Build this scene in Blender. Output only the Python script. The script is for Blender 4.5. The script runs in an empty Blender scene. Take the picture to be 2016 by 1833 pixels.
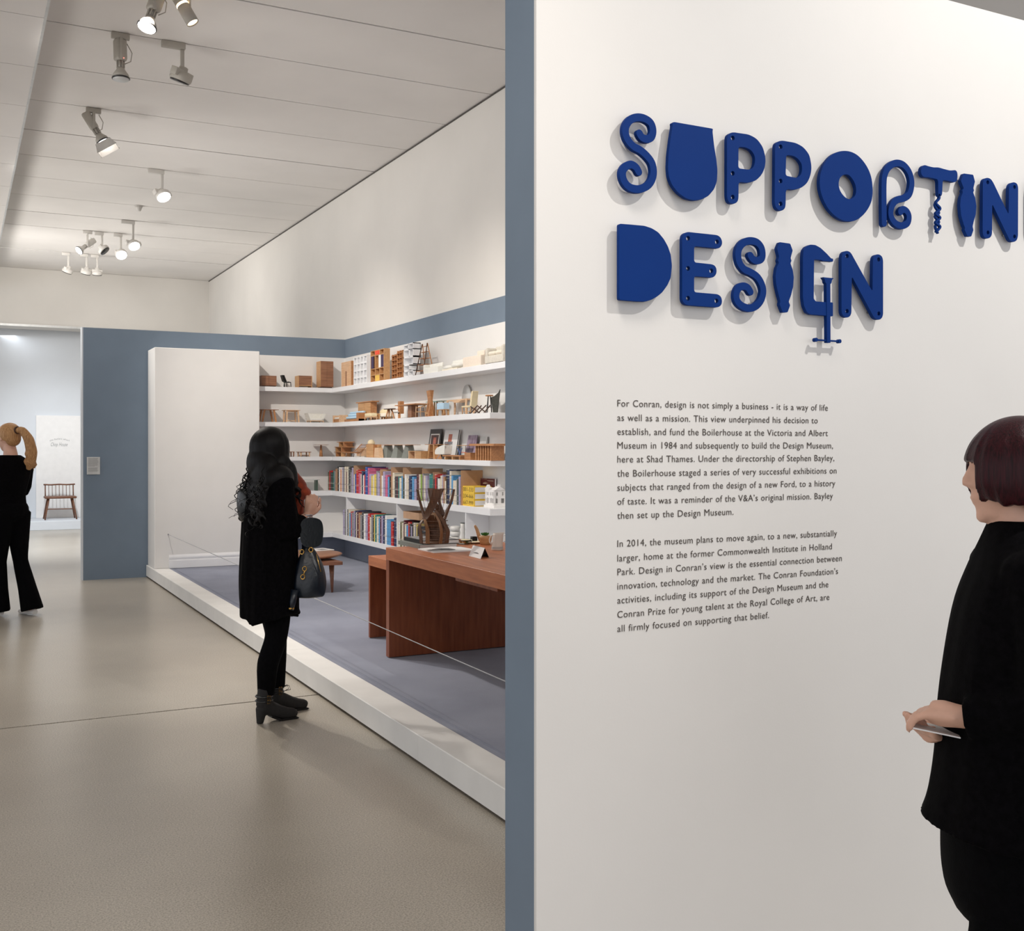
import bpy, bmesh, math, random
from mathutils import Vector, Matrix, noise
random.seed(7)
SC = bpy.context.scene
COL = SC.collection
# ---------------------------------------------------------------- camera, world, exposure
F = 2127.0; HX = 1008.0; HY = 880.0; EYE = 1.55
YAW = math.atan((84 + HX) / F); CA = math.cos(YAW); SA = math.sin(YAW)
cam = bpy.data.cameras.new('camera'); cam_o = bpy.data.objects.new('camera', cam); COL.objects.link(cam_o)
cam_o.location = (0, 0, EYE); cam_o.rotation_euler = (math.pi/2, 0, -YAW)
cam.sensor_fit = 'HORIZONTAL'; cam.sensor_width = 36; cam.lens = 36 * F / 2016
cam.shift_y = -(916.5 - HY) / 2016; cam.clip_start = .05
SC.camera = cam_o
SC.view_settings.view_transform = 'Standard'; SC.view_settings.look = 'None'
SC.view_settings.gamma = 1; SC.view_settings.use_curve_mapping = False
SC.view_settings.exposure = 0.9
w = bpy.data.worlds.new('world'); SC.world = w; w.use_nodes = True
w.node_tree.nodes['Background'].inputs[0].default_value = (.93, .95, 1.0, 1)
w.node_tree.nodes['Background'].inputs[1].default_value = 0.60

def light(kind, name, loc, target, power, color=(1, .95, .88), size=.15, angle=60, blend=.8, parent=None, sy=None):
    l = bpy.data.lights.new(name, kind); l.energy = power; l.color = color
    if kind == 'SPOT': l.spot_size = math.radians(angle); l.spot_blend = blend; l.shadow_soft_size = size
    elif kind == 'AREA':
        l.size = size
        if sy: l.shape = 'RECTANGLE'; l.size_y = sy
    else: l.shadow_soft_size = size
    o = bpy.data.objects.new(name, l); COL.objects.link(o)
    o.location = loc
    o.rotation_euler = (Vector(target) - Vector(loc)).to_track_quat('-Z', 'Y').to_euler()
    return o
WARM = (1, .93, .85); NEUT = (1, .97, .93); COOL = (.9, .95, 1)
# gallery lighting: ceiling track spots, alcove lamps, and fill spots added without fixtures
light('SPOT', 'wall_text_spot', (3.35, .35, 4.6), (2.8, 2.4, 1.95), 172, NEUT, .035, 100, 1)
light('SPOT', 'track_or_fill_spot', (1.25, 9.35, 4.62), (4.3, 13.2, 1.1), 260, WARM, .05, 58, .9)
light('SPOT', 'track_or_fill_spot', (1.15, 8.0, 4.62), (4.4, 9.6, 1.1), 270, WARM, .05, 68, .9)
light('SPOT', 'track_or_fill_spot', (1.0, 10.4, 4.6), (3.0, 6.6, .2), 340, WARM, .06, 48, 1)
light('SPOT', 'track_or_fill_spot', (.3, 1.3, 4.35), (1.0, 3.9, 0), 195, WARM, .5, 64, 1)  # fill added overhead, out of view, to lighten the near floor
light('SPOT', 'track_or_fill_spot', (.9, 13.5, 4.6), (1.1, 12.2, 0), 200, WARM, .5, 72, 1)
light('SPOT', 'track_or_fill_spot', (.95, 9.0, 4.6), (1.2, 7.9, 0), 230, WARM, .3, 72, 1)  # fill added to lighten the darker middle of the floor
light('SPOT', 'track_or_fill_spot', (.0, 9.2, 4.35), (1.2, 13.4, 1.5), 60, NEUT, .1, 66, 1)
light('SPOT', 'track_or_fill_spot', (.5, 17.3, 4.3), (4.5, 19.3, 3.0), 150, NEUT, .8, 110, 1)
light('SPOT', 'track_or_fill_spot', (.5, 12.5, 4.3), (4.5, 12.5, 3.5), 90, NEUT, .8, 110, 1)
light('SPOT', 'track_or_fill_spot', (.5, 8.5, 4.3), (4.5, 8.5, 3.5), 80, NEUT, .8, 110, 1)
light('SPOT', 'track_or_fill_spot', (.9, 17.5, 4.3), (1.7, 22.2, 3.9), 130, NEUT, .5, 80, 1)
light('SPOT', 'track_or_fill_spot', (1.0, 17.9, 4.5), (1.1, 18.6, 0), 620, COOL, .6, 90, 1)
light('SPOT', 'alcove_spot', (1.3, 19.2, 3.6), (1.7, 22.9, .7), 210, COOL, .1, 66, 1)
light('AREA', 'alcove_light', (1.3, 22.5, 3.7), (1.5, 22.7, 0), 3, COOL, 2.6, sy=.2)
for y_, p_ in ((6.0, 25), (8.5, 45), (11.0, 75), (13.2, 110), (15.4, 150), (17.6, 180), (19.8, 190)):
    light('SPOT', 'ceiling_fill', (-1.2, y_, 1.6), (2.0, y_, 4.9), p_, NEUT, .6, 70, 1)  # upward spots added out of view to brighten the ceiling

# ---------------------------------------------------------------- measuring helpers: a sight line meets a real plane
def ray(px, py):
    u = (px - HX) / F; v = (HY - py) / F
    return Vector((CA*u + SA, -SA*u + CA, v))
def hitX(px, py, X): d = ray(px, py); t = X/d.x; return Vector((X, d.y*t, EYE + d.z*t))
def hitY(px, py, Y): d = ray(px, py); t = Y/d.y; return Vector((d.x*t, Y, EYE + d.z*t))
def hitZ(px, py, Z): d = ray(px, py); t = (Z-EYE)/d.z; return Vector((d.x*t, d.y*t, Z))

# ---------------------------------------------------------------- materials
def lin(c): return tuple(((x/255)/12.92 if x/255 <= .04045 else ((x/255+.055)/1.055)**2.4) for x in c) + (1,)
def mat(name, rgb, rough=.6, var=.06, scale=20, bump=0, bscale=None, metal=0, stretch=None, rgb2=None, spec=.5, detail=4, coat=0, sheen=0, emit=0, ecol=None):
    m = bpy.data.materials.new(name); m.use_nodes = True; nt = m.node_tree; N = nt.nodes; L = nt.links
    b = N['Principled BSDF']; b.inputs['Roughness'].default_value = rough; b.inputs['Metallic'].default_value = metal
    b.inputs['Specular IOR Level'].default_value = spec
    if coat: b.inputs['Coat Weight'].default_value = coat; b.inputs['Coat Roughness'].default_value = .15
    if sheen: b.inputs['Sheen Weight'].default_value = sheen
    tc = N.new('ShaderNodeTexCoord'); mp = N.new('ShaderNodeMapping'); L.new(tc.outputs['Object'], mp.inputs[0])
    if stretch: mp.inputs['Scale'].default_value = stretch
    n = N.new('ShaderNodeTexNoise'); n.inputs['Scale'].default_value = scale; n.inputs['Detail'].default_value = detail
    L.new(mp.outputs[0], n.inputs[0])
    cr = N.new('ShaderNodeValToRGB'); c = lin(rgb)
    c2 = lin(rgb2) if rgb2 else tuple(min(1, x*(1-var*2)) for x in c[:3]) + (1,)
    c1 = c if rgb2 else tuple(min(1, x*(1+var)) for x in c[:3]) + (1,)
    cr.color_ramp.elements[0].position = .32; cr.color_ramp.elements[1].position = .68
    cr.color_ramp.elements[0].color = c2; cr.color_ramp.elements[1].color = c1
    L.new(n.outputs[0], cr.inputs[0]); L.new(cr.outputs[0], b.inputs['Base Color'])
    if bump:
        n2 = N.new('ShaderNodeTexNoise'); n2.inputs['Scale'].default_value = bscale or scale*3; L.new(mp.outputs[0], n2.inputs[0])
        bp = N.new('ShaderNodeBump'); bp.inputs['Strength'].default_value = bump; bp.inputs['Distance'].default_value = .004
        L.new(n2.outputs[0], bp.inputs['Height']); L.new(bp.outputs[0], b.inputs['Normal'])
    if emit: b.inputs['Emission Color'].default_value = ecol or (1, 1, 1, 1); b.inputs['Emission Strength'].default_value = emit
    return m
def woodmat(name, light_, dark, rough=.45, scale=9, axis=0):
    st = [7, 7, 7]; st[axis] = .7
    return mat(name, light_, rough, rgb2=dark, scale=scale, stretch=st, bump=.05, detail=6)
M = {}
M['white'] = mat('white_wall_paint', (232, 230, 227), .8, .012, 3, .03, 180, spec=.2)
M['textwall'] = mat('warm_white_wall_paint', (226, 223, 219), .75, .012, 2, .03, 160, spec=.25)
M['upper'] = mat('upper_wall_plaster', (228, 224, 218), .9, .015, 1.5, .02, 100, spec=.1)
M['ceil'] = mat('ceiling_panel_paint', (232, 228, 224), .85, .02, 1.2, .02, 60, spec=.15)
M['joint'] = mat('dark_ceiling_track', (80, 76, 72), .6, .05)
M['trim'] = mat('light_metal_trim', (205, 205, 203), .4, .05, 12, metal=.3)
M['blue'] = mat('blue_grey_paint', (120, 134, 149), .8, .02, 4, .03, 200, spec=.2)
M['shelf'] = mat('white_shelf_lacquer', (240, 240, 241), .45, .01, 6, spec=.35)
M['plinth'] = mat('white_plinth_paint', (232, 231, 228), .55, .02, 5, .03, 120, spec=.3)
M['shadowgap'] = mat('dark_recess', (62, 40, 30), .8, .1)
M['alcove'] = mat('cool_white_paint', (214, 218, 223), .85, .01, 2)
M['black'] = mat('black_wool', (7, 6, 8), .95, .3, 60, .2, 300, spec=.08)
M['black2'] = mat('black_denim', (6, 6, 8), .9, .2, 50, .2, 260, spec=.08)
M['letter'] = mat('blue_letter_lacquer', (0, 46, 114), .6, .02, 6, spec=.12)
M['ink'] = mat('dark_vinyl_ink', (72, 64, 58), .7, .02)
M['ink2'] = mat('pale_grey_ink', (150, 150, 150), .7, .02)
M['oak'] = woodmat('oak', (214, 172, 128), (190, 145, 100)); M['oakx'] = M['oak']
M['pale'] = woodmat('pale_beech', (230, 194, 158), (214, 174, 136))
M['bench'] = woodmat('bench_walnut', (128, 84, 58), (100, 62, 42))
M['walnut'] = woodmat('walnut', (158, 112, 84), (132, 90, 66))
M['brown'] = woodmat('red_oak', (196, 140, 92), (170, 116, 74))
M['ply'] = woodmat('plywood', (206, 160, 112), (188, 142, 96))
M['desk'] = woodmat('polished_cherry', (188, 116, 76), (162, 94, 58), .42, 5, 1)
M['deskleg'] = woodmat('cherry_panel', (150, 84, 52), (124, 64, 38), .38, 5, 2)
M['stoolwood'] = woodmat('reddish_walnut', (142, 96, 74), (120, 78, 58), .4)
M['round'] = woodmat('warm_walnut', (178, 128, 98), (156, 108, 80), .4)
M['cream'] = mat('cream_upholstery', (238, 228, 210), .9, .03, 40, .15, 200, sheen=.2)
M['ivory'] = mat('ivory_fabric', (240, 238, 230), .9, .02, 40, .15, 200, sheen=.2)
M['peach'] = mat('pale_peach_fabric', (238, 224, 208), .9, .02, 40, .1)
M['grey_sofa'] = mat('stone_linen', (216, 210, 198), .95, .04, 50, .2, 250)
M['aqua'] = mat('pale_blue_fabric', (190, 220, 240), .85, .03, 30, .1)
M['yellowc'] = mat('pale_yellow_leather', (236, 220, 182), .6, .03, 20)
M['card'] = mat('brown_cardboard', (196, 158, 126), .85, .04, 15, .05)
M['darkm'] = mat('black_metal', (28, 27, 27), .45, .1, 20, metal=.5)
M['darkwood'] = woodmat('dark_stained_wood', (88, 58, 42), (62, 40, 30))
M['greyp'] = mat('grey_green_lacquer', (122, 126, 120), .55, .04, 12)
M['greenblack'] = mat('charcoal_felt', (66, 66, 60), .9, .15, 40, .2)
M['mirror'] = mat('mirror_glass', (200, 198, 198), .12, .01, metal=.9)
M['chrome'] = mat('brushed_chrome', (200, 202, 205), .25, .03, 30, metal=1)
M['gold'] = mat('polished_gold', (214, 170, 96), .25, .05, 30, metal=1)
M['navy'] = mat('navy_leather', (12, 22, 34), .35, .15, 18, .3, 60, spec=.6)
M['blackleather'] = mat('glossy_black_leather', (18, 22, 24), .22, .1, 20, .1, 80, spec=.7)
M['bootleather'] = mat('black_suede', (26, 24, 24), .75, .12, 60, .2, 300)
M['orange'] = mat('rust_orange_scarf', (156, 58, 26), .9, .2, 25, .4, 120, sheen=.3)
M['skin'] = mat('skin', (214, 164, 140), .5, .03, 30, .05, 200)
M['skin2'] = mat('pale_skin', (226, 178, 154), .5, .03, 30, .05, 200)
def hairmat(name, a, b2, rough=.38):
    return mat(name, a, rough, rgb2=b2, scale=24, stretch=(9, 9, .6), bump=.3, bscale=60, detail=6, spec=.22)
M['hairblack'] = hairmat('black_hair', (11, 7, 8), (3, 2, 2), .45)
M['hairred'] = hairmat('dark_red_hair', (62, 16, 24), (30, 7, 12))
M['hairblond'] = hairmat('blond_hair', (206, 160, 112), (150, 106, 66), .42)
M['ceramic'] = mat('white_glazed_ceramic', (236, 234, 228), .3, .01, spec=.5)
M['bone'] = mat('matt_bone_ceramic', (224, 212, 200), .6, .02, 15)
M['paper'] = mat('white_paper', (236, 234, 232), .8, .015, 10)
M['greypaper'] = mat('grey_print', (140, 140, 142), .7, .25, 25)
M['plaster'] = mat('white_plaster_model', (242, 240, 238), .7, .01)
M['leaf'] = mat('green_leaf', (70, 128, 50), .5, .2, 30)
M['yellow'] = mat('bright_yellow_board', (240, 200, 72), .6, .02)
M['red'] = mat('orange_red_panel', (236, 84, 54), .5, .02)
M['violet'] = mat('dark_violet_panel', (62, 46, 82), .5, .03)
M['straw'] = mat('yellow_panel', (236, 192, 88), .5, .03)
M['fixture'] = mat('warm_grey_fixture_enamel', (176, 170, 160), .45, .03, 15)
M['fixture2'] = mat('white_fixture_enamel', (214, 210, 204), .45, .02, 15)
M['lens'] = mat('lit_lamp_lens', (255, 255, 255), .3, emit=5, ecol=(1, .96, .93, 1))
M['amber'] = mat('glowing_amber_slot', (255, 220, 170), .3, emit=5, ecol=(1, .7, .4, 1))
M['redled'] = mat('red_indicator', (255, 60, 50), .3, emit=2, ecol=(1, .2, .15, 1))
M['offlens'] = mat('dark_unlit_lens', (38, 36, 36), .2, .02)
M['rope'] = mat('grey_elastic_cord', (178, 180, 182), .5, .05)
def glass(name, rgb, rough=.02):
    m = bpy.data.materials.new(name); m.use_nodes = True; b = m.node_tree.nodes['Principled BSDF']
    n = m.node_tree.nodes.new('ShaderNodeTexNoise'); n.inputs['Scale'].default_value = 8
    r = m.node_tree.nodes.new('ShaderNodeMapRange'); r.inputs['To Min'].default_value = rough; r.inputs['To Max'].default_value = rough+.03
    m.node_tree.links.new(n.outputs[0], r.inputs[0]); m.node_tree.links.new(r.outputs[0], b.inputs['Roughness'])
    b.inputs['Transmission Weight'].default_value = 1; b.inputs['Base Color'].default_value = lin(rgb); b.inputs['IOR'].default_value = 1.3
    return m
M['glass'] = glass('green_tinted_glass', (190, 224, 214))
M['clear'] = glass('clear_glass', (240, 246, 244))
# polished concrete floor
def concrete():
    m = bpy.data.materials.new('polished_concrete'); m.use_nodes = True; nt = m.node_tree; N = nt.nodes; L = nt.links
    b = N['Principled BSDF']; tc = N.new('ShaderNodeTexCoord')
    def nz(scale, det=4, rough=.5):
        n = N.new('ShaderNodeTexNoise'); n.inputs['Scale'].default_value = scale; n.inputs['Detail'].default_value = det
        n.inputs['Roughness'].default_value = rough; L.new(tc.outputs['Object'], n.inputs[0]); return n
    big = nz(.8, 1, .3); mid = nz(5, 1, .3); fine = nz(150, 3, .8)
    def ramp(n, p0, c0, p1, c1):
        r = N.new('ShaderNodeValToRGB'); r.color_ramp.elements[0].position = p0; r.color_ramp.elements[0].color = c0
        r.color_ramp.elements[1].position = p1; r.color_ramp.elements[1].color = c1; L.new(n.outputs[0], r.inputs[0]); return r
    base = ramp(big, .3, lin((170, 162, 150)), .7, lin((186, 179, 167)))
    def mix(a, c, fac, mode='MULTIPLY'):
        x = N.new('ShaderNodeMix'); x.data_type = 'RGBA'; x.blend_type = mode; x.inputs[0].default_value = fac
        L.new(a, x.inputs[6]); L.new(c, x.inputs[7]); return x.outputs[2]
    c = mix(base.outputs[0], ramp(mid, .3, (.93, .93, .93, 1), .7, (1.02, 1.02, 1.02, 1)).outputs[0], .5)
    c = mix(c, ramp(fine, .36, (.45, .43, .40, 1), .60, (1.2, 1.2, 1.2, 1)).outputs[0], .8)
    L.new(c, b.inputs['Base Color'])
    b.inputs['Roughness'].default_value = .28
    b.inputs['Specular IOR Level'].default_value = .45
    return m
M['floor'] = concrete()
M['carpet'] = mat('blue_grey_carpet', (150, 155, 173), 1, rgb2=(132, 137, 156), scale=2.2, bump=.8, bscale=500, sheen=.3, spec=.05, detail=8)

# ---------------------------------------------------------------- mesh helpers
class MB:
    def __init__(s): s.v = []; s.f = []; s.sm = []; s.mi = []
    def add(s, vs, fs, smooth=False, mi=0):
        o = len(s.v); s.v += [tuple(p) for p in vs]; s.f += [tuple(i+o for i in f) for f in fs]
        s.sm += [smooth]*len(fs); s.mi += [mi]*len(fs); return s
    def box(s, x0, x1, y0, y1, z0, z1, mi=0):
        v = [(x0,y0,z0),(x1,y0,z0),(x1,y1,z0),(x0,y1,z0),(x0,y0,z1),(x1,y0,z1),(x1,y1,z1),(x0,y1,z1)]
        return s.add(v, [(0,3,2,1),(4,5,6,7),(0,1,5,4),(1,2,6,5),(2,3,7,6),(3,0,4,7)], mi=mi)
    def bev(s, x0, x1, y0, y1, z0, z1, r=.01, seg=2, smooth=True):
        bm = bmesh.new(); bmesh.ops.create_cube(bm, size=1)
        for v in bm.verts: v.co = ((x0+x1)/2+v.co.x*(x1-x0), (y0+y1)/2+v.co.y*(y1-y0), (z0+z1)/2+v.co.z*(z1-z0))
        bmesh.ops.bevel(bm, geom=bm.edges[:], offset=min(r, .49*min(x1-x0, y1-y0, z1-z0)), segments=seg, affect='EDGES', profile=.5)
        bm.verts.index_update(); vs = [v.co[:] for v in bm.verts]; fs = [[v.index for v in f.verts] for f in bm.faces]; bm.free()
        return s.add(vs, fs, smooth)
    def hexa(s, b, t):     # bottom four points, top four points
        return s.add(list(b)+list(t), [(0,3,2,1),(4,5,6,7),(0,1,5,4),(1,2,6,5),(2,3,7,6),(3,0,4,7)])
    def cone(s, c0, r0, c1, r1, n=12, smooth=True, caps=True):
        a = Vector(c0); b = Vector(c1); d = (b-a).normalized(); q = d.to_track_quat('Z', 'Y')
        vs = []
        for (c, r) in ((a, r0), (b, r1)):
            for i in range(n):
                t = 2*math.pi*i/n; vs.append(c + q @ Vector((r*math.cos(t), r*math.sin(t), 0)))
        fs = [(i, (i+1) % n, n+(i+1) % n, n+i) for i in range(n)]
        s.add(vs, fs, smooth)
        if caps: s.add(vs[:n], [tuple(reversed(range(n)))]); s.add(vs[n:], [tuple(range(n))])
        return s
    def tube(s, pts, r, n=8, closed=False):
        P = [Vector(p) for p in pts]; R = r if isinstance(r, (list, tuple)) else [r]*len(P)
        vs = []; up = None
        for i, p in enumerate(P):
            if closed: d = P[(i+1) % len(P)] - P[i-1]
            else: d = (P[min(i+1, len(P)-1)] - P[max(i-1, 0)])
            d.normalize()
            if up is None: up = Vector((0, 0, 1)) if abs(d.z) < .9 else Vector((1, 0, 0))
            a = d.cross(up)
            if a.length < 1e-4: a = d.orthogonal()
            a.normalize(); b = a.cross(d).normalized(); up = b
            for k in range(n):
                t = 2*math.pi*k/n; vs.append(p + a*(R[i]*math.cos(t)) + b*(R[i]*math.sin(t)))
        fs = []; m = len(P)
        for i in range(m if closed else m-1):
            j = (i+1) % m
            for k in range(n): fs.append((i*n+k, i*n+(k+1) % n, j*n+(k+1) % n, j*n+k))
        s.add(vs, fs, True)
        if not closed: s.add(vs[:n], [tuple(range(n))]); s.add(vs[-n:], [tuple(reversed(range(n)))])
        return s
    def lathe(s, prof, c=(0, 0, 0), n=24, smooth=True, sx=1, sy=1):
        vs = []; fs = []
        for (r, z) in prof:
            for k in range(n):
                t = 2*math.pi*k/n; vs.append((c[0]+r*sx*math.cos(t), c[1]+r*sy*math.sin(t), c[2]+z))
        for i in range(len(prof)-1):
            for k in range(n): fs.append((i*n+k, i*n+(k+1) % n, (i+1)*n+(k+1) % n, (i+1)*n+k))
        s.add(vs, fs, smooth)
        s.add(vs[:n], [tuple(reversed(range(n)))], smooth); s.add(vs[-n:], [tuple(range(n))], smooth)
        return s
    def ell(s, c, r, n=14, m=9):
        prof = [(max(1e-4, math.sin(math.pi*i/m)), -math.cos(math.pi*i/m)) for i in range(m+1)]
        vs = []; fs = []
        for (a, z) in prof:
            for k in range(n):
                t = 2*math.pi*k/n; vs.append((c[0]+r[0]*a*math.cos(t), c[1]+r[1]*a*math.sin(t), c[2]+r[2]*z))
        for i in range(m):
            for k in range(n): fs.append((i*n+k, i*n+(k+1) % n, (i+1)*n+(k+1) % n, (i+1)*n+k))
        return s.add(vs, fs, True)
    def loft(s, rings, n=28, fold=0, nf=9, seed=0, sub=3, cap=True, fn=None, power=2.0):
        # rings: (cx, cy, z, rx, ry) ; superellipse sections, Catmull-Rom between them
        def cr(a, b, c, d, t): return .5*((2*b)+(-a+c)*t+(2*a-5*b+4*c-d)*t*t+(-a+3*b-3*c+d)*t*t*t)
        R = []
        for i in range(len(rings)-1):
            p = [rings[max(i-1, 0)], rings[i], rings[i+1], rings[min(i+2, len(rings)-1)]]
            for k in range(sub): R.append([cr(p[0][j], p[1][j], p[2][j], p[3][j], k/sub) for j in range(len(rings[0]))])
        R.append(list(rings[-1]))
        vs = []; fs = []; tot = len(R)
        for i, r in enumerate(R):
            f = i/(tot-1)
            for k in range(n):
                t = 2*math.pi*k/n; ct, st = math.cos(t), math.sin(t)
                x = abs(ct)**(2/power)*(1 if ct > 0 else -1); y = abs(st)**(2/power)*(1 if st > 0 else -1)
                w_ = r[5] if len(r) > 5 else 1
                g = 1 + fold*w_*(math.sin(nf*t+seed+1.3*math.sin(2.1*f*3+seed)) + .5*math.sin((nf*2.3)*t+seed*2+f*2))
                p = Vector((r[0]+r[3]*g*x, r[1]+r[4]*g*y, r[2]))
                if fn: p = fn(p, t, f)
                vs.append(p)
        for i in range(tot-1):
            for k in range(n): fs.append((i*n+k, i*n+(k+1) % n, (i+1)*n+(k+1) % n, (i+1)*n+k))
        s.add(vs, fs, True)
        if cap: s.add(vs[:n], [tuple(reversed(range(n)))], True); s.add(vs[-n:], [tuple(range(n))], True)
        return s
    def prism(s, poly, a0, a1, axis='y'):   # poly of (x,z) extruded along y
        n = len(poly)
        if axis == 'y': A = [(x, a0, z) for x, z in poly]; B = [(x, a1, z) for x, z in poly]
        elif axis == 'z': A = [(x, y, a0) for x, y in poly]; B = [(x, y, a1) for x, y in poly]
        else: A = [(a0, y, z) for y, z in poly]; B = [(a1, y, z) for y, z in poly]
        return s.add(A+B, [tuple(range(n)), tuple(reversed(range(n, 2*n)))] + [(i, n+i, n+(i+1) % n, (i+1) % n) for i in range(n)])
    def xform(s, Mx, start=0):
        for i in range(start, len(s.v)): s.v[i] = tuple(Mx @ Vector(s.v[i]))
        return s
    def build(s, name, m, parent=None, mods=None):
        me = bpy.data.meshes.new(name); me.from_pydata([tuple(p) for p in s.v], [], s.f)
        ms = m if isinstance(m, (list, tuple)) else [m]
        for x in ms: me.materials.append(M[x] if isinstance(x, str) else x)
        me.polygons.foreach_set('use_smooth', s.sm); me.polygons.foreach_set('material_index', s.mi)
        bm = bmesh.new(); bm.from_mesh(me)
        if len(bm.verts) < 60000: bmesh.ops.remove_doubles(bm, verts=bm.verts, dist=1e-6); bmesh.ops.recalc_face_normals(bm, faces=bm.faces)
        bm.to_mesh(me); bm.free()
        o = bpy.data.objects.new(name, me); COL.objects.link(o)
        if parent: o.parent = parent
        return o
def tag(o, label=None, cat=None, group=None, kind=None):
    if label: o['label'] = label
    if cat: o['category'] = cat
    if group: o['group'] = group
    if kind: o['kind'] = kind
    return o
def thing(name, label, cat, loc=(0, 0, 0), rz=0, group=None):
    o = bpy.data.objects.new(name, None); o.empty_display_size = .05; COL.objects.link(o)
    o.location = loc; o.rotation_euler = (0, 0, rz)
    return tag(o, label, cat, group)
def struct(name, mb, m, parent=None):
    o = mb.build(name, m, parent)
    if not parent: o['kind'] = 'structure'
    return o
def copy_tree(o, parent=None):
    c = o.copy(); COL.objects.link(c); c.parent = parent
    for ch in list(o.children): copy_tree(ch, c)
    return c

# ---------------------------------------------------------------- room shell
XS = 4.47; YB = 13.44; HW = 2.94; HC = 4.90; YU = 22.2; YA = 22.95; XP = 2.0; PH = .145
TY = 2.37; TX = 1.285; TT = .172
# floor: two cast bays either side of the control joint
fl = tag(bpy.data.objects.new('floor', None), kind='structure'); COL.objects.link(fl)
MB().box(-9, 9, -5, 6.56, -.1, 0).build('slab', 'floor', fl)
MB().box(-9, 9, 6.58, 24, -.1, 0).build('slab', 'floor', fl)
MB().box(-9, 9, 6.56, 6.58, -.1, -.012).build('joint_filler', 'joint', fl)
cl = tag(bpy.data.objects.new('ceiling', None), kind='structure'); COL.objects.link(cl)
JY = [8.14 + 1.083*k for k in range(-9, 14)]
for a, b in zip([-5.0] + [j for j in JY if j > -4.5], [j for j in JY if j > -4.5] + [23.2]):
    dz = random.uniform(0, .004)
    MB().box(-9, 9, a+.009, b-.009, HC+dz, HC+.1).build('panel', 'ceil', cl)
MB().box(-9, 9, -5, 23.2, HC+.1, HC+.16).build('backing_board', 'joint', cl)
# lower ceiling on the left, with its metal edge
sf = tag(bpy.data.objects.new('ceiling_lower', None), kind='structure'); COL.objects.link(sf)
HS = 4.5; XSF = .53
prev = -5
for j in [j for j in JY if -4.5 < j < 22] + [22.2]:
    MB().box(-9, XSF, prev+.004, j-.06-.004, HS, HS+.06).build('panel', 'ceil', sf); prev = j-.06
MB().box(XSF, XSF+.018, -5, 22.2, HS-.004, HC).build('edge_strip', 'trim', sf)
# outer side wall (upper part shows above the display wall)
b = MB()
struct('wall_right', MB().box(4.52, 4.72, 2.5, 23.2, 0, HC), 'upper')
struct('trim_1', MB().box(4.51, 4.52, 2.5, YU, HC-.016, HC-.004), 'joint')
struct('wall_back_upper', MB().box(-9, 4.52, YU, YU+.9, 3.83, HC), 'upper')
struct('trim_2', MB().box(-9, 4.1, YU-.03, YU, 3.81, 3.85), 'trim')
struct('wall_back', MB().box(-9, 4.52, YA, YA+.15, 0, 3.83), 'alcove')
struct('wall_far_corner', MB().box(4.45, 4.515, 22.25, YA-.005, 0, 3.82), 'alcove')
# blue-grey display walls: paint above and below a white field
dw = tag(bpy.data.objects.new('wall_display_back', None), kind='structure'); COL.objects.link(dw)
MB().box(1.30, XS+.05, YB, YB+.14, 0, HW).build('board', 'blue', dw)
MB().box(2.9, XS, YB-.006, YB, .41, 2.70).build('white_field', 'white', dw)
MB().box(1.285, 1.30, YB, YB+.14, 0, HW+.004).build('edge_strip', 'alcove', dw)
dw = tag(bpy.data.objects.new('wall_display_right', None), kind='structure'); COL.objects.link(dw)
MB().box(XS, XS+.05, TY+TT, YB, 0, HW).build('board', 'blue', dw)
MB().box(XS-.006, XS, TY+TT, YB-.006, .41, 2.70).build('white_field', 'white', dw)
kb = mat('grey_lilac_kickboard', (142, 147, 160), .9, .02, 8)
MB().box(XS-.008, XS, TY+TT, YB-.008, 0, .41).build('kick_board', kb, dw)
MB().box(3.24, XS-.008, YB-.008, YB, 0, .41).build('kick_board', kb, dw)
# free-standing text wall
tw = tag(bpy.data.objects.new('wall_text', None), kind='structure'); COL.objects.link(tw)
MB().box(TX, 7.5, TY, TY+.012, 0, HW).build('face', 'textwall', tw)
MB().box(TX, 7.5, TY+.012, TY+TT, 0, HW-.001).build('end_and_back', 'blue', tw)
# raised platform: white rim, carpet, dark recess below
pf = tag(bpy.data.objects.new('floor_platform', None), kind='structure'); COL.objects.link(pf)
rim = [(XP, .018), (XP, PH-.004), (XP+.004, PH), (2.18, PH), (2.18, PH-.03), (2.10, PH-.03), (2.10, .018)]
yy = [2.53, 4.9, 7.35, 9.8, 12.25, 13.43]
for a, c in zip(yy, yy[1:]): MB().prism(rim, a+.0012, c-.0012).build('rim_section', 'plinth', pf)
MB().box(XP+.03, 4.46, 2.54, 13.42, 0, .10).build('base', 'shadowgap', pf)
MB().box(2.18, 4.46, 2.54, 13.43, .10, PH-.004).build('carpet', 'carpet', pf)
b = MB()
for x in (2.222, 2.236): b.box(x-.0015, x+.0015, 2.54, 12.9, PH-.004, PH-.0015)
b.build('carpet_seam', 'carpet', pf)
# white storage block beside the shelves
bx = thing('display_block', 'tall plain white boxed column at the far end of the platform', 'column', (2.02, 12.95, PH))
MB().bev(0, 1.215, 0, .480, 0, 2.70-PH, .006, 1, False).build('body', 'white', bx)
b = MB()
sk = [(-.018, 0), (-.018, .085), (-.013, .095), (-.013, .105), (-.018, .112), (-.018, .128), (-.006, .15), (0, .155), (0, 0)]
b.prism(sk, .16, 1.215, 'x'); b.build('skirting_board', 'shelf', bx)
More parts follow.
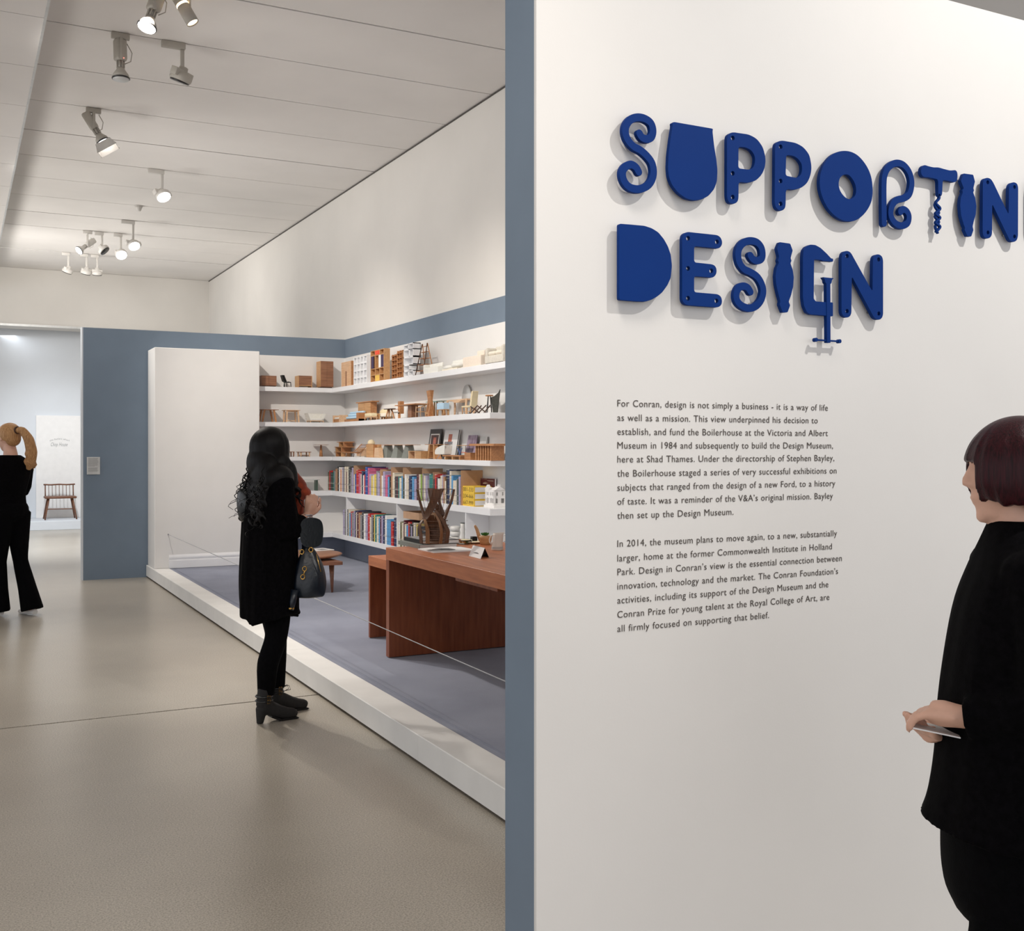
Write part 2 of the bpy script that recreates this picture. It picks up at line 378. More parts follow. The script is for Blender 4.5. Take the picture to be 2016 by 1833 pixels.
# ---------------------------------------------------------------- shelves
SH = {1: (2.294, .056), 2: (1.858, .054), 3: (1.428, .05), 4: (.998, .062), 5: (.469, .058)}
YEND = 8.65; SD = .25
shelf_obj = {}
ordn = {1: 'top', 2: 'second', 3: 'third', 4: 'fourth', 5: 'lowest'}
for k, (zt, th) in SH.items():
    ye = 5.2 if k == 1 else (YEND if k != 5 else 7.0)
    o = thing('wall_shelf', f'white L-shaped wall shelf, {ordn[k]} of the five in the display corner', 'shelf', (0, 0, zt), 0, 'white wall shelves in the display corner')
    for (x0, x1, y0, y1, nm) in ((3.237, XS-SD-.001, YB-SD, YB-.006, 'board'), (XS-SD, XS-.006, ye, YB-.006, 'board')):
        MB().bev(x0, x1, y0, y1, -th, 0, .002, 1, False).build(nm, 'shelf', o)
    shelf_obj[k] = o
for i, (pxu) in enumerate((681, 780, 915)):
    yv = hitX(pxu, 900, XS-SD).y
    o = MB().box(XS-SD+.004, XS-.007, yv-.018, yv, SH[5][0], SH[4][0]-SH[4][1]).build('upright', 'shelf')
    tag(o, f'white upright panel between the two lowest shelves, {["farthest into the corner", "in the middle of the run", "nearest the wall end"][i]}', 'panel', 'shelf uprights')
# ---------------------------------------------------------------- title letters on the text wall
LF = TY - .024                      # letter faces stand 26 mm off the wall, 11 mm thick
def chaikin(P, c, it=2):
    for _ in range(it):
        Q = []
        n = len(P)
        for i in range(n):
            a = Vector(P[i]); b = Vector(P[(i+1) % n]); L = (b-a).length
            k = min(.25, c/L if L > 1e-6 else .25); Q += [tuple(a+(b-a)*k), tuple(b-(b-a)*k)]
        P = Q; c *= .6
    return P
def W(pts, ox, oy, s):
    r = []
    for (x, y) in pts:
        p = hitY(ox+x/s, oy+y/s, LF); r.append((p.x, p.z))
    return r
def plate(name, loops, parent=None, y0=None, th=.011, m='letter'):
    cu = bpy.data.curves.new(name, 'CURVE'); cu.dimensions = '2D'; cu.fill_mode = 'BOTH'; cu.extrude = th/2; cu.bevel_depth = .0006; cu.offset = -.0006
    for lp in loops:
        sp = cu.splines.new('POLY'); sp.points.add(len(lp)-1); sp.use_cyclic_u = True
        for i, (x, z) in enumerate(lp): sp.points[i].co = (x, z, 0, 1)
    o = bpy.data.objects.new(name, cu); COL.objects.link(o)
    bpy.context.view_layer.update()
    me = bpy.data.meshes.new_from_object(o.evaluated_get(bpy.context.evaluated_depsgraph_get()))
    bpy.data.objects.remove(o); bpy.data.curves.remove(cu)
    me.transform(Matrix.Rotation(math.pi/2, 4, 'X')); me.transform(Matrix.Translation((0, (y0 if y0 is not None else LF)+th/2, 0)))
    me.materials.clear(); me.materials.append(M[m]); me.name = name
    o = bpy.data.objects.new(name, me); COL.objects.link(o)
    if parent: o.parent = parent
    return o
def circ(cx, cz, r, n=20): return [(cx+r*math.cos(2*math.pi*i/n), cz+r*math.sin(2*math.pi*i/n)) for i in range(n)]
def spline(P, sub=6):
    out = []
    n = len(P)
    for i in range(n-1):
        p = [Vector(P[max(i-1, 0)]), Vector(P[i]), Vector(P[i+1]), Vector(P[min(i+2, n-1)])]
        for k in range(sub):
            t = k/sub
            out.append(.5*((2*p[1])+(-p[0]+p[2])*t+(2*p[0]-5*p[1]+4*p[2]-p[3])*t*t+(-p[0]+3*p[1]-3*p[2]+p[3])*t*t*t))
    out.append(Vector(P[-1])); return out
def stroke(P, wd):
    S = spline(P); L = []; R = []
    for i, p in enumerate(S):
        d = (S[min(i+1, len(S)-1)]-S[max(i-1, 0)]).normalized(); n = Vector((-d.y, d.x))*wd/2
        L.append(p+n); R.append(p-n)
    def cap(c, d):
        d = d.normalized(); a0 = math.atan2(d.y, d.x)
        return [c+Vector((math.cos(a0+a), math.sin(a0+a)))*wd/2 for a in (math.pi/2*.66, math.pi/2*.33, 0, -math.pi/2*.33, -math.pi/2*.66)]
    return [tuple(v) for v in L + cap(S[-1], S[-1]-S[-2]) + R[::-1] + cap(S[0], S[0]-S[1])]
Z5 = (1180, 200, 4.582); Z6 = (1600, 280, 4.846); Z7 = (1180, 420, 6.3); Z8 = (1440, 450, 5.929)
GRP = 'raised blue title letters on the text wall'
def mount(parent, pts):
    for (x, z) in pts: MB().cone((x, LF+.010, z), .004, (x, TY-.0005, z), .004, 10).build('standoff_pin', 'chrome', parent)
def letter(label, loops, holes=(), zz=None, hr=0, pins=None):
    o = thing('wall_letter', label, 'letter', (0, 0, 0), 0, GRP)
    for i, lp in enumerate(loops): pass
    hl = []
    for h in holes:
        c = W([h], *zz)[0]; hl.append(circ(c[0], c[1], hr))
    body = plate('face_plate', list(loops) + hl, o)
    xs = [p[0] for p in loops[0]]; zs = [p[1] for p in loops[0]]
    bpy.context.view_layer.update()
    c = Vector(((min(xs)+max(xs))/2, TY, (min(zs)+max(zs))/2))
    mount(o, pins or [loops[0][0]][:0] or pin_inside(loops[0], hl))
    o.location = c
    for ch in o.children: ch.data.transform(Matrix.Translation(-c))
    return o
def pin_inside(poly, holes):
    # two points safely inside the outline
    xs = [p[0] for p in poly]; zs = [p[1] for p in poly]; out = []
    def inside(x, z):
        r = False; n = len(poly)
        for i in range(n):
            (x1, z1), (x2, z2) = poly[i], poly[(i+1) % n]
            if (z1 > z) != (z2 > z) and x < (x2-x1)*(z-z1)/(z2-z1)+x1: r = not r
        return r
    for fz in (.12, .88):
        z = min(zs)+(max(zs)-min(zs))*fz
        best = [min(xs)+(max(xs)-min(xs))*k/60 for k in range(61)]
        ok = [x for x in best if inside(x, z) and inside(x-.004, z) and inside(x+.004, z)]
        if ok: out.append((ok[len(ok)//2], z))
    return out
sm = lambda P, zz, c=.006: chaikin(W(P, *zz), c)
S1 = [(362,287),(385,322),(428,338),(470,320),(485,262),(468,198),(420,158),(355,142),(290,158),(248,205),(235,268),(255,340),(308,403),(370,438),(430,490),(475,553),(490,630),(475,705),(430,762),(350,790),(270,770),(222,710),(210,640),(235,590),(285,568),(330,592),(356,635)]
letter('blue scrolled letter S, first letter of the upper title word', [stroke(W(S1, *Z5), .0207)])
letter('solid blue pot-shaped letter U in the upper title word', [sm([(655,195),(670,183),(1027,245),(1020,265),(1035,400),(1055,520),(1065,620),(1060,720),(1035,790),(985,850),(920,885),(850,893),(780,875),(710,825),(655,755),(625,680),(617,600),(622,480),(640,340),(660,215)], Z5, .004)])
letter('blue perforated-strip letter P standing next to the pot-shaped U', [sm([(1150,330),(1160,295),(1200,275),(1350,297),(1420,335),(1475,410),(1500,510),(1495,590),(1465,660),(1410,715),(1330,735),(1255,722),(1255,880),(1240,912),(1203,926),(1165,910),(1150,870)], Z5), sm([(1255,408),(1320,415),(1370,440),(1398,485),(1405,530),(1395,580),(1375,608),(1345,614),(1253,602)], Z5, .004)], [(1203,330),(1203,648),(1203,862)], Z5, .0062)
letter('blue perforated-strip letter P standing next to the big ring letter O', [sm([(1583,400),(1595,368),(1640,350),(1770,372),(1840,410),(1895,480),(1915,590),(1905,665),(1875,735),(1820,780),(1750,798),(1682,788),(1680,945),(1665,975),(1635,988),(1600,972),(1580,930)], Z5), sm([(1685,482),(1750,490),(1795,520),(1825,565),(1828,620),(1815,665),(1790,685),(1765,686),(1680,668)], Z5, .004)], [(1635,408),(1635,717),(1635,923)], Z5, .0062)
letter('thick round blue ring letter O in the upper title word', [sm([(300,80),(370,90),(440,130),(510,215),(555,310),(573,420),(570,530),(545,610),(490,690),(420,745),(350,760),(270,745),(190,690),(125,605),(80,500),(62,400),(70,300),(105,210),(165,130),(230,92)], Z6, .01), sm([(318,305),(355,320),(395,375),(415,440),(410,500),(385,535),(345,547),(300,520),(260,465),(245,405),(255,345),(285,315)], Z6, .01)])
R1 = [(682,775),(680,600),(680,400),(690,310),(725,240),(790,200),(860,212),(915,270),(943,350),(943,430),(920,500),(870,535),(820,545),(775,578),(748,640),(750,710),(790,772),(850,797),(905,772),(920,710),(900,660),(862,640),(838,665)]
letter('blue looped-pipe letter R with curled tail in the upper title word', [stroke(W(R1, *Z6), .0205)])
# T: corkscrew
t = letter('blue corkscrew-shaped letter T with wavy handle in the upper title word', [sm([(1040,235),(1065,215),(1100,228),(1150,240),(1200,240),(1250,255),(1310,270),(1365,265),(1380,290),(1382,330),(1375,370),(1350,385),(1300,370),(1240,360),(1234,505),(1215,520),(1197,505),(1195,357),(1150,345),(1100,335),(1060,335),(1035,310),(1030,270)], Z6, .004)])
sx = W([(1208,500),(1212,535),(1182,580),(1222,632),(1180,680),(1222,720),(1180,765),(1222,805),(1188,850)], *Z6)
sy_ = W([(1212,540),(1186,575),(1182,610),(1218,672),(1182,705),(1218,760),(1184,800),(1205,862)], *Z6)
for P_, th in ((sx, .008), (sy_, .006)):
    o = plate('corkscrew_spiral', [stroke(P_, .0062)], t, LF+(.0 if P_ is sx else .003), th); o.data.transform(Matrix.Translation(-t.location))
letter('blue turned-baluster letter I beside the corkscrew letter T', [sm([(1440,298),(1530,310),(1548,375),(1532,440),(1540,460),(1530,478),(1550,530),(1562,610),(1555,690),(1535,760),(1525,805),(1533,838),(1512,900),(1475,897),(1447,835),(1452,815),(1440,790),(1415,700),(1405,600),(1412,530),(1432,478),(1425,460),(1440,440),(1412,368)], Z6, .0015)])
letter('blue perforated-strip letter N at the end of the upper title word', [sm([(1622,385),(1634,350),(1665,337),(1700,350),(1725,390),(1868,690),(1872,420),(1890,388),(1922,380),(1950,395),(1960,430),(1958,900),(1945,940),(1912,955),(1880,940),(1712,590),(1710,880),(1695,910),(1662,922),(1632,905),(1620,870)], Z6, .004)], [(1670,383),(1925,428),(1672,862),(1925,900)], Z6, .0062)
letter('solid blue half-disc letter D, first letter of the lower title word', [sm([(245,128),(400,140),(560,155),(650,185),(730,235),(800,320),(850,410),(885,510),(900,650),(885,800),(845,890),(780,980),(720,1030),(650,1070),(575,1095),(480,1093),(258,1075),(245,1060)], Z7, .003)])
letter('blue perforated-strip letter E in the lower title word', [sm([(1025,300),(1040,255),(1090,230),(1465,270),(1505,300),(1525,355),(1515,405),(1480,438),(1175,408),(1175,608),(1400,632),(1440,655),(1457,710),(1445,765),(1405,800),(1175,780),(1175,978),(1470,1003),(1510,1035),(1523,1090),(1512,1140),(1470,1168),(1080,1140),(1040,1110),(1025,1070)], Z7, .004)], [(1100,312),(1458,355),(1100,685),(1388,715),(1100,1055),(1452,1087)], Z7, .0062)
S2 = [(222,315),(250,355),(298,375),(350,355),(365,300),(350,220),(300,162),(225,143),(150,162),(97,220),(78,300),(97,400),(150,473),(220,508),(300,560),(352,640),(373,730),(350,830),(290,903),(210,930),(130,905),(73,850),(57,775),(82,700),(135,672),(190,690),(223,738)]
letter('blue scrolled letter S in the lower title word, beside the perforated E', [stroke(W(S2, *Z8), .0207)])
letter('blue turned-baluster letter I between the scrolled S and the clamp G', [sm([(560,158),(685,175),(715,255),(690,345),(702,375),(688,405),(715,480),(728,570),(720,680),(695,780),(668,855),(686,895),(655,978),(597,980),(560,885),(570,850),(545,760),(520,650),(513,550),(525,460),(552,400),(540,372),(555,330),(530,230)], Z8, .0015)])
def gclamp(label):
    g = letter(label, [sm([(840,250),(870,210),(920,187),(980,192),(1040,225),(1110,290),(1165,350),(1187,350),(1187,388),(1060,378),(1050,368),(965,362),(960,820),(985,850),(1095,858),(1185,862),(1185,1025),(1100,1018),(920,1003),(880,980),(845,900),(832,800),(832,330)], Z8, .002)])
    a = plate('clamp_screw', [sm([(1062,568),(1190,580),(1170,600),(1163,640),(1150,648),(1152,1335),(1110,1333),(1103,645),(1088,630),(1085,600)], Z8, .001)], g, LF-.0015)
    p0, p1 = W([(990,1298), (1265,1315)], *Z8)
    c = plate('screw_bar', [stroke([p0, ((p0[0]+p1[0])/2, (p0[1]+p1[1])/2), p1], .0045)], g, LF+.001, .007)
    d = [plate('bar_knob', [circ(q[0], q[1], .0058)], g, LF-.001, .011) for q in (p0, p1)]
    for x in [a, c] + d: x.data.transform(Matrix.Translation(-g.location))
    return g
g1 = gclamp('blue clamp-shaped letter G with long screw in the lower title word')
letter('blue perforated-strip letter N at the end of the lower title word', [sm([(1283,330),(1300,275),(1345,257),(1390,275),(1645,735),(1650,350),(1670,310),(1715,297),(1755,320),(1770,365),(1770,1010),(1750,1055),(1710,1068),(1665,1045),(1405,560),(1400,990),(1380,1030),(1340,1042),(1300,1020),(1283,980)], Z8, .004)], [(1350,322),(1718,362),(1350,965),(1720,993)], Z8, .0062)
g2 = copy_tree(g1); g2['label'] = 'blue clamp-shaped letter G cut off by the picture edge, ending the upper title word'
q = hitY(2010, 360, LF); q0 = W([(832, 260)], *Z8)[0]
g2.location = g1.location + Vector((q.x-q0[0]+.045, 0, q.z-q0[1]-.0))

# ---------------------------------------------------------------- wall text (vinyl)
def text_obj(name, s, parent, m, size=1, shear=0):
    cu = bpy.data.curves.new(name, 'FONT'); cu.body = s; cu.size = size; cu.resolution_u = 3; cu.shear = shear; cu.space_word = 1.15; cu.space_character = 1.06
    cu.offset = TXTOFF
    o = bpy.data.objects.new(name, cu); COL.objects.link(o); bpy.context.view_layer.update()
    me = bpy.data.meshes.new_from_object(o.evaluated_get(bpy.context.evaluated_depsgraph_get()))
    bpy.data.objects.remove(o); bpy.data.curves.remove(cu)
    me.materials.clear(); me.materials.append(M[m]); me.name = name
    o = bpy.data.objects.new(name, me); COL.objects.link(o); o.parent = parent; return o
TXTOFF = 0
def fit(o, x0, x1, z0, y, cap, axis='y-', capunit=None):
    xs = [v.co.x for v in o.data.vertices]; mn, mx = min(xs), max(xs)
    sx = (x1-x0)/(mx-mn)
    for v in o.data.vertices: v.co = (x0+(v.co.x-mn)*sx, y, z0+v.co.y*cap)
L1 = [("For Conran, design is not simply a business - it is a way of life", 800.3, 1630), ("as well as a mission. This view underpinned his decision to", 828.5, 1610),
 ("establish, and fund the Boilerhouse at the Victoria and Albert", 856, 1630), ("Museum in 1984 and subsequently to build the Design Museum,", 883.3, 1640),
 ("here at Shad Thames. Under the directorship of Stephen Bayley,", 910.6, 1642.6), ("the Boilerhouse staged a series of very successful exhibitions on", 938.6, 1647),
 ("subjects that ranged from the design of a new Ford, to a history", 966.4, 1644.6), ("of taste. It was a reminder of the V&A\u2019s original mission. Bayley", 994, 1640), ("then set up the Design Museum.", 1021.7, 1444)]
L2 = [("In 2014, the museum plans to move again, to a new, substantially", 1077, 1648), ("larger, home at the former Commonwealth Institute in Holland", 1105.6, 1638),
 ("Park. Design in Conran\u2019s view is the essential connection between", 1132.8, 1657.5), ("innovation, technology and the market. The Conran Foundation\u2019s", 1160.9, 1650),
 ("activities, including its support of the Design Museum and the", 1188.6, 1631), ("Conran Prize for young talent at the Royal College of Art, are", 1216.7, 1633), ("all firmly focused on supporting that belief.", 1244.4, 1514)]
TP = TY - .0012
for LL, lab in ((L1, 'upper dark grey text paragraph of nine lines on the white wall'), (L2, 'lower dark grey text paragraph of seven lines on the white wall')):
    p0 = hitY(1215.5, LL[0][1], TP)
    t = thing('text_paragraph', lab, 'text', p0, 0, 'vinyl text on the wall')
    for (s, by, xe) in LL:
        o = text_obj('text_line', s, t, 'ink'); a = hitY(1215.5, by, TP); e = hitY(xe, by, TP)
        fit(o, a.x, e.x, a.z, TP, .0256)
        o.data.transform(Matrix.Translation(-p0))
# ---------------------------------------------------------------- furniture on the platform
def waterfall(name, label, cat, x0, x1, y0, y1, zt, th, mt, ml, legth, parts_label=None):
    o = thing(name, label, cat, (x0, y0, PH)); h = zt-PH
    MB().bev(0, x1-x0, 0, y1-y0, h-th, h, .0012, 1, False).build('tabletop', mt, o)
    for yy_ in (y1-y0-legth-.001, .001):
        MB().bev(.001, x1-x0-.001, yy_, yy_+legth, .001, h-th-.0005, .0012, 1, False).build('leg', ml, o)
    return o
DX, DY1, DZ = 2.56, 6.84, .876
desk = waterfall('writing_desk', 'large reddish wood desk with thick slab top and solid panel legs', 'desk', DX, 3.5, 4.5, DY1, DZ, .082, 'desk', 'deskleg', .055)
MB().bev(.02, .06, .7, 1.25, DZ-PH-.105, DZ-PH-.083, .003, 1, False).build('drawer_rail', 'deskleg', desk)
MB().bev(.30, .36, DY1-4.5-.2, DY1-4.5-.06, DZ-PH-.13, DZ-PH-.083, .003, 1, False).build('corner_block', 'deskleg', desk)
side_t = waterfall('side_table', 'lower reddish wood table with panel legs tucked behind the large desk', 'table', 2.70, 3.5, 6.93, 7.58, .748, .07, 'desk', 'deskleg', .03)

def tapered_leg(parent, top, foot, r0, r1, m):
    MB().cone(foot, r1, top, r0, 10).build('leg', m, parent)
# two coffee tables
ct = hitZ(654, 1166, PH)
t = thing('coffee_table', 'triangular dark walnut coffee table on three tapered legs', 'table', (ct.x, ct.y, PH))
zt = .45-PH
A = hitZ(677, 1106, .45); B_ = hitZ(606, 1088, .45); C_ = hitZ(592, 1109, .45)
tri = [(p.x-ct.x, p.y-ct.y) for p in (A, B_, C_)]
MB().prism(chaikin(tri, .02, 3), zt-.03, zt, 'z').build('tabletop', 'stoolwood', t)
tapered_leg(t, (.0, .02, zt-.03), (0, 0, 0), .028, .011, 'stoolwood')
for q in (B_, C_):
    qx = q.x-ct.x; qy = q.y-ct.y; tapered_leg(t, (qx*.82, qy*.82, zt-.03), (qx*.86, qy*.86, 0), .028, .011, 'stoolwood')
rc = hitZ(598, 1089, .50)
t = thing('round_table', 'low round warm walnut table with rounded rim behind the triangular one', 'table', (rc.x, rc.y, PH))
zr = .50-PH
MB().lathe([(.01, zr-.035), (.33, zr-.034), (.365, zr-.022), (.378, zr-.008), (.36, zr), (.01, zr)], n=48).build('tabletop', 'round', t)
for a in (62, 150, 268):
    c, s_ = math.cos(math.radians(a)), math.sin(math.radians(a))
    tapered_leg(t, (c*.28, s_*.28, zr-.034), (c*.33, s_*.33, 0), .02, .01, 'round')
bk = hitZ(630, 1083, .50)
b = thing('booklet', 'white open booklet lying on the low round table', 'booklet', (bk.x, bk.y, .5005), .25)
MB().box(-.1, .1, -.11, .11, 0, .008).build('pages', 'paper', b)
MB().box(-.03, .05, -.07, .03, .0082, .0088).build('printed_picture', 'greypaper', b)
# barrier cord
cz = .52
cord = thing('barrier_cord', 'thin grey elastic barrier cord stretched low along the platform edge', 'cord', (2.17, 12.938, cz+.018))
MB().tube([(0, -.01, 0), (0, -3, -.013), (0, -6, -.022), (0, -8.1, -.03), (0, -10.4, -.035)], .0026, 6).build('cord', 'rope', cord)
MB().tube([(.0, -.012+.0, .0), (0, 0, 0)], .008, 8).build('eyelet', 'chrome', cord)
MB().tube([(0.003, -.012, 0), (.02, -.012, -.10), (.055, -.008, -.235)], .0012, 5).build('cord_shadow', 'rope', cord)  # thin strand modelled in place of the cord's shadow on the block

# ---------------------------------------------------------------- desk top objects
def dz(px, py, z=DZ): return hitZ(px, py, z)
# bentwood vase-like object
VC = hitZ(856, 1069, DZ+.053)
vs_ = thing('lattice_vessel', 'waisted openwork wooden vessel with flaring crossed strips on the desk', 'vessel', (VC.x, VC.y, DZ+.053), -YAW)
K = 6.98/F   # metres per pixel at the vessel
def vpt(px, py, dep=0): return ((px-855)*K, dep, (1068-py)*K)
def ribbon(parent, pts, wd, th=.006, m='vesselwood', nm='strip'):
    S = []
    P = [Vector(p) for p in pts]
    n = len(P)
    for i in range(n-1):
        p = [P[max(i-1, 0)], P[i], P[i+1], P[min(i+2, n-1)]]
        for k in range(5):
            t_ = k/5; S.append(.5*((2*p[1])+(-p[0]+p[2])*t_+(2*p[0]-5*p[1]+4*p[2]-p[3])*t_*t_+(-p[0]+3*p[1]-3*p[2]+p[3])*t_**3))
    S.append(P[-1])
    b = MB(); vs = []; fs = []
    for i, q in enumerate(S):
        f = i/(len(S)-1)*(len(wd)-1); k = min(int(f), len(wd)-2); ww = wd[k]+(wd[k+1]-wd[k])*(f-k)
        ax = Vector((q.x, q.y, 0)); tang = Vector((-ax.y, ax.x, 0)).normalized() if ax.length > 1e-3 else Vector((1, 0, 0))
        if abs(tang.x) < .55: tang = (tang*.8+Vector((.4 if tang.x >= 0 else -.4, 0, 0))).normalized()
        nr = Vector((tang.y, -tang.x, 0))
        for (u, v) in ((-1, -1), (1, -1), (1, 1), (-1, 1)): vs.append(q+tang*(u*ww/2)+nr*(v*th/2))
    for i in range(len(S)-1):
        for k in range(4): fs.append((i*4+k, i*4+(k+1) % 4, i*4+4+(k+1) % 4, i*4+4+k))
    fs += [(0, 1, 2, 3), tuple(len(vs)-4+k for k in (3, 2, 1, 0))]
    b.add(vs, fs); return b.build(nm, m, parent)
M['vesselwood'] = woodmat('smoked_bentwood', (112, 76, 52), (82, 52, 34), .5, 14, 2)
M['vesselwood2'] = woodmat('light_edge_bentwood', (148, 104, 66), (122, 82, 50), .5, 14, 2)
M['veslath'] = woodmat('thin_veneer_lath', (130, 104, 88), (110, 84, 68), .5, 14, 2)
D = .09
ribbon(vs_, [vpt(861, 961, -D), vpt(856, 980, -D), vpt(848, 1000, -D*.8), vpt(837, 1020, -D*.7)], [.056, .05, .055, .045])
ribbon(vs_, [vpt(821, 962, -.02), vpt(826, 985, -.02), vpt(832, 1005, -.03), vpt(837, 1020, -.06)], [.012, .013, .016, .018], .012)
ribbon(vs_, [vpt(893, 962, -.02), vpt(888, 985, -.02), vpt(880, 1005, -.03), vpt(875, 1020, -.05)], [.012, .014, .02, .02], .012)
ribbon(vs_, [vpt(856, 1002, -.05), vpt(866, 1014, -.06), vpt(876, 1030, -.07), vpt(882, 1045, -.07), vpt(879, 1067, -.05)], [.02, .026, .03, .034, .03])
ribbon(vs_, [vpt(833, 1021, -.06), vpt(827, 1032, -.07), vpt(829, 1050, -.07), vpt(830, 1067, -.06)], [.014, .026, .034, .03])
ribbon(vs_, [vpt(837, 1020, -.07), vpt(840, 1030, -D), vpt(843, 1045, -D), vpt(843, 1067, -D)], [.02, .022, .026, .028], m='vesselwood2')
ribbon(vs_, [vpt(857, 1008, -D), vpt(866, 1025, -D-.01), vpt(870, 1045, -D-.01), vpt(868, 1067, -D)], [.014, .016, .018, .02], m='vesselwood2')
ribbon(vs_, [vpt(846, 961, D), vpt(850, 985, D*.8), vpt(866, 1010, D*.7), vpt(874, 1022, D*.5)], [.05, .04, .04, .03])
ribbon(vs_, [vpt(868, 962, D), vpt(862, 985, D*.8), vpt(872, 1012, D*.5)], [.03, .02, .02])
for pxa, pxb, pxc in ((848, 850, 852), (858, 857, 858), (840, 839, 839), (871, 873, 871), (845, 844, 845), (865, 866, 865)):
    ribbon(vs_, [vpt(pxa, 1014, .05), vpt(pxb, 1040, .08), vpt(pxc, 1067, .06)], [.028, .03, .028], .003, 'vesselwood')
for i in range(7):
    px = 825+i*10.5
    ribbon(vs_, [vpt(px, 962, .06), vpt(855+(px-855)*.8, 985, .05), vpt(855+(px-855)*.62, 1006, .04)], [.0022, .0022, .0022], .0015, 'veslath', 'lath')
for i in range(5):
    z = 1024+i*9
    b = MB(); r = .074+.02*math.sin(math.pi*(i+1)/6)
    b.tube([(r*math.cos(a), .07*math.sin(a), vpt(0, z)[2]) for a in [math.pi*2*k/28 for k in range(28)]], .0018, 5, True); b.build('hoop', 'veslath', vs_)
for i in range(2):
    rr = .118 - i*.02
    MB().tube([(rr*math.cos(a), .09*math.sin(a), vpt(0, 962+i*20)[2]) for a in [math.pi*2*k/32 for k in range(32)]], .0013, 5, True).build('hoop', 'veslath', vs_)
MB().lathe([(.01, 0), (.088, 0), (.09, .006), (.01, .008)], sy=.95).build('base', 'vesselwood', vs_)

def slab_book(label, c, w_, d_, h_, rz, cover, extra=None, z=None, name='book'):
    o = thing(name, label, 'book', (c.x, c.y, z if z is not None else DZ+.0005), rz)
    b = MB(); b.box(-w_/2, w_/2, -d_/2, d_/2, 0, .002); b.box(-w_/2, w_/2, -d_/2, d_/2, h_-.002, h_); b.box(-w_/2, -w_/2+.003, -d_/2, d_/2, 0.002, h_-.002)
    b.build('cover', cover, o)
    MB().box(-w_/2+.0035, w_/2-.005, -d_/2+.004, d_/2-.004, .0022, h_-.0022).build('page_block', 'paper', o)
    if extra: MB().box(*extra, h_+.0001, h_+.0008).build('cover_picture', 'greypaper', o)
    return o
def desk_rect(pl, pf, pr, z=DZ):
    a = hitZ(*pl, z); f = hitZ(*pf, z); r = hitZ(*pr, z)
    x1 = r.x; return Vector(((f.x+x1)/2, (f.y+a.y)/2, z)), x1-f.x, a.y-f.y
c0, w0, d0 = desk_rect((799, 1071), (826, 1081), (893, 1076))
slab_book('grey hardback book lying under a black one at the desk end', c0, w0, d0, .026, 0, 'greyp')
slab_book('black and grey glossy hardback lying on top beneath the wooden vessel', c0+Vector((.03, .0, 0)), w0*.96, d0*.95, .025, -.03, 'darkm', (-w0*.42, w0*.42, -d0*.42, d0*.42), z=DZ+.027)
c1, w1, d1 = desk_rect((829, 1082), (853, 1089), (936, 1084)); 
c1.y = min(c1.y, c0.y-d0/2-d1/2-.005)
om = thing('open_book', 'white open picture book lying flat on the desk', 'book', (c1.x, c1.y, DZ+.0005), 0)
for sgn in (-1, 1):
    b = MB(); pr = [(0, 0), (sgn*w1/2, 0), (sgn*w1/2, .006), (sgn*w1/4, .010), (0, .006)]
    b.prism(pr, -d1/2, d1/2, 'y'); b.build('page_spread', 'paper', om)
MB().box(-w1*.22, w1*.1, -d1*.22, d1*.22, .0095, .0104).build('printed_picture', 'greypaper', om)
slab_book('slim grey booklet lying beside the open picture book', Vector((2.86, 5.93, DZ)), .02, .02, .004, 0, 'greyp') if False else None
# bits beside the jug
gl = dz(917, 1067)
def at_desk(px, py): return dz(px, py)
p = at_desk(933, 1069)
o = thing('small_black_box', 'small black box on a pale saucer near the desk centre', 'box', (p.x, p.y, DZ+.014)); MB().bev(-.02, .02, -.02, .02, 0, .026, .004).build('body', 'darkm', o); MB().bev(-.0205, .0205, -.0205, .0205, .0262, .031, .002).build('lid', 'darkm', o)
p2_ = at_desk(935, 1074)
o = thing('saucer', 'pale yellow flat saucer holding a small black box', 'saucer', (p.x-.01, p.y-.01, DZ)); MB().lathe([(.001, 0), (.05, 0), (.085, .010), (.086, .013), (.05, .0045), (.001, .0035)], n=32).build('dish', 'yellowc', o)
MB().tube([(.084*math.cos(a), .084*math.sin(a), .012) for a in [math.pi*2*k/32 for k in range(32)]], .0022, 6, True).build('rim', 'bone', o)
p = at_desk(915, 1072)
o = thing('glass_dish', 'small round glass dish with coloured beads beside the black box', 'dish', (p.x, p.y+.02, DZ)); MB().lathe([(.001, .002), (.05, .002), (.06, .02), (.062, .032), (.058, .032), (.055, .02), (.046, .006), (.001, .006)], n=28).build('bowl', 'clear', o)
for i, (cx, cy, mm) in enumerate(((-.02, 0, 'gold'), (.01, .02, 'chrome'), (.02, -.01, 'leaf'), (0, -.02, 'gold'), (-.01, .025, 'aqua'))):
    MB().ell((cx, cy, .016), (.009, .009, .009), 10, 6).build('bead', mm, o)
# tent card
p = at_desk(939, 1101)
o = thing('tent_card', 'folded white name card standing on the near part of the desk', 'card', (p.x, p.y, DZ+.0003), -YAW-.0)
KC = 6.0/F
P0 = [at_desk(923, 1094.5), at_desk(946, 1100.5), at_desk(962.5, 1097)]
h = .062
f1 = Vector((P0[0].x, P0[0].y, 0)); f2 = Vector((P0[1].x, P0[1].y, 0)); f3 = Vector((P0[2].x, P0[2].y, 0))
along = (f2-f1); back = (f3-f2)
top1 = f1+back*.5+Vector((0, 0, h)); top2 = f2+back*.5+Vector((0, 0, h))
o.rotation_euler = (0, 0, 0); base = Vector((p.x, p.y, 0))
def sheet(a, b_, c_, d_, th, m, nm):
    n_ = (b_-a).cross(d_-a).normalized()*th
    MB().hexa([a-base, b_-base, c_-base, d_-base], [a-base+n_, b_-base+n_, c_-base+n_, d_-base+n_]).build(nm, m, o)
sheet(f1, f2, top2, top1, -.001, 'paper', 'front_flap')
sheet(f1+back, f2+back, top2, top1, .001, 'darkm', 'back_flap')
